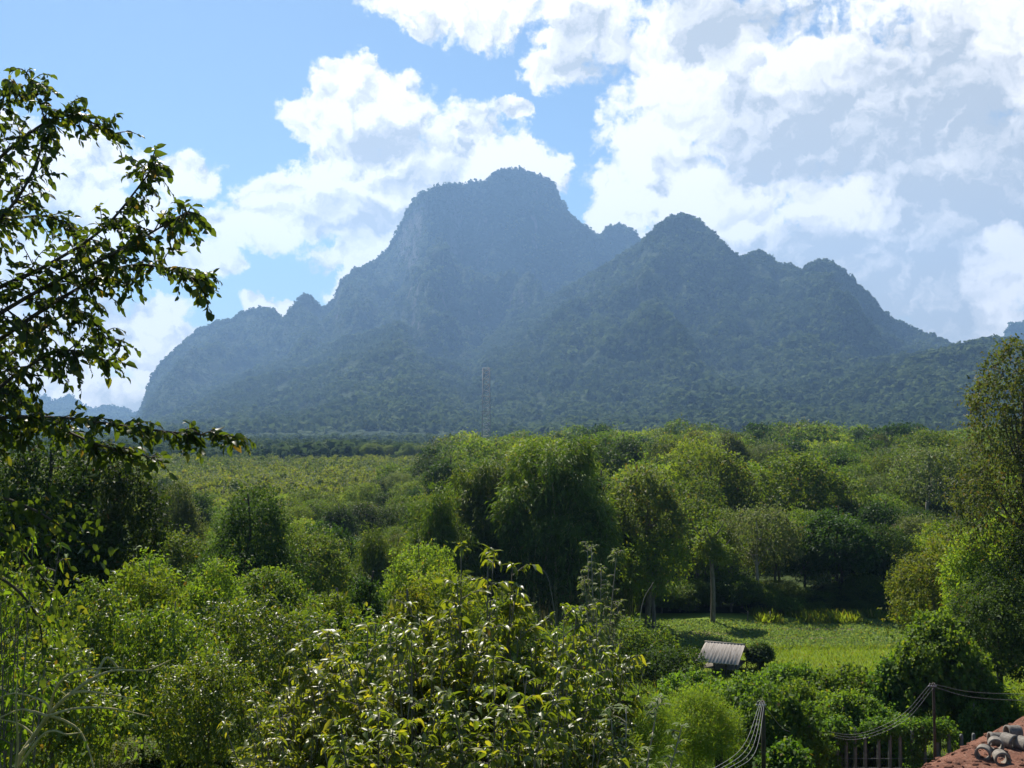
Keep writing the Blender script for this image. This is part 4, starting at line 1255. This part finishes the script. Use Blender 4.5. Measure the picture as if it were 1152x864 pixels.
def pipe(px, py, d, rot, tilt, r, ln, label):
    p = at(px, py, d)
    n = 22; a = np.arange(n) / n * 2 * math.pi
    prof = [(-ln / 2, r), (-ln / 2 + .03, r * 1.03), (ln / 2 - .12, r), (ln / 2 - .10, r * 1.08), (ln / 2, r * 1.08), (ln / 2, r * .80), (ln / 2 - .05, r * .78), (-ln / 2, r * .78)]
    v = np.concatenate([np.stack([np.cos(a) * rr, np.full(n, y), np.sin(a) * rr], -1) for (y, rr) in prof])
    k = len(prof)
    q = [[i * n + j, i * n + (j + 1) % n, ((i + 1) % k) * n + (j + 1) % n, ((i + 1) % k) * n + j] for i in range(k) for j in range(n)]
    mb = MB(); mb.add(v, q)
    o = link('concrete_pipe', mb.mesh('concrete_pipe', M['pipe']), None, label, 'pipe', 'concrete pipe rings on the dirt mound')
    z = float(mz(np.array([p.x]), np.array([d]))[0])
    o.location = (p.x, d, z + r * .78 if tilt is None else z + tilt)
    o.rotation_euler = (0, R(8), R(rot))
PIPES = [(1106, 39.3, 150, None, 'concrete pipe ring lying alone at the front left of the heap'),
         (1126, 38.8, 170, None, 'nearest concrete pipe ring with its dark mouth facing forward'),
         (1120, 40.1, 160, None, 'concrete pipe ring behind and between the two front ones'),
         (1136, 40.6, 205, None, 'concrete pipe ring with round mouth in the second row'),
         (1121, 41.3, 85, None, 'concrete pipe ring lying sideways at the back'),
         (1140, 41.7, 95, None, 'pale concrete pipe ring lying sideways at the top right back'),
         (1153, 40.2, 200, None, 'concrete pipe ring cut by the right picture edge')]
for (px, d, rot, tl, lab) in PIPES: pipe(px, 830, d, rot, tl, .255, .52, lab)

# ------------------------------------------------------------------ distant lattice mast
def pylon():
    d = 900; p = at(547, 492, d); g = tz(p.x, d)
    H_ = at(547, 414, d).z - g
    root = link('lattice_tower', None, None, 'tall thin steel lattice tower before the mountain', 'tower', loc=(p.x, d, g))
    wb, wt = 3.6, 2.6
    def cor(i, z):
        w_ = wb + (wt - wb) * z / H_; sx, sy = ((-1, -1), (1, -1), (1, 1), (-1, 1))[i]
        return (sx * w_, sy * w_, z)
    for i in range(4):
        mb = MB(); tube(mb, [cor(i, 0), cor(i, H_)], .42, 4); link('leg', mb.mesh('leg', M['tower']), root)
    mb = MB(); n = 14
    for k in range(n):
        z0, z1 = H_ * k / n, H_ * (k + 1) / n
        for i in range(4):
            j = (i + 1) % 4
            tube(mb, [cor(i, z0), cor(j, z1)], .15, 4, False); tube(mb, [cor(j, z0), cor(i, z1)], .15, 4, False); tube(mb, [cor(i, z1), cor(j, z1)], .15, 4, False)
    link('bracing', mb.mesh('bracing', M['tower']), root)
    for z in (H_ * .97, H_ * .86, H_ * .64, H_ * .45):
        mb = MB(); box(mb, (0, 0, z), (wb * 2.3, .5, .6)); link('cross_arm', mb.mesh('cross_arm', M['tower']), root)
m, t = newmat('painted_steel'); finish(t, principled(t, (.30, .29, .29), .6, .4).outputs[0]); M['tower'] = m
pylon()

# ------------------------------------------------------------------ haze
HAZE_DENSITY = 1.08e-4
m = bpy.data.materials.new('haze_air'); m.use_nodes = True
t = NT(m.node_tree)
pv = t.new('ShaderNodeVolumePrincipled')
pv.inputs['Color'].default_value = (.33, .58, 1.0, 1)
pv.inputs['Density'].default_value = HAZE_DENSITY
pv.inputs['Anisotropy'].default_value = .35
o = t.new('ShaderNodeOutputMaterial'); t.put(o.inputs['Volume'], pv.outputs[0])
mb = MB(); box(mb, (0, 3300, 615), (15000, 8200, 1270))
link('haze', mb.mesh('haze', m), kind='stuff', label='thin bluish haze in the air', cat='haze')
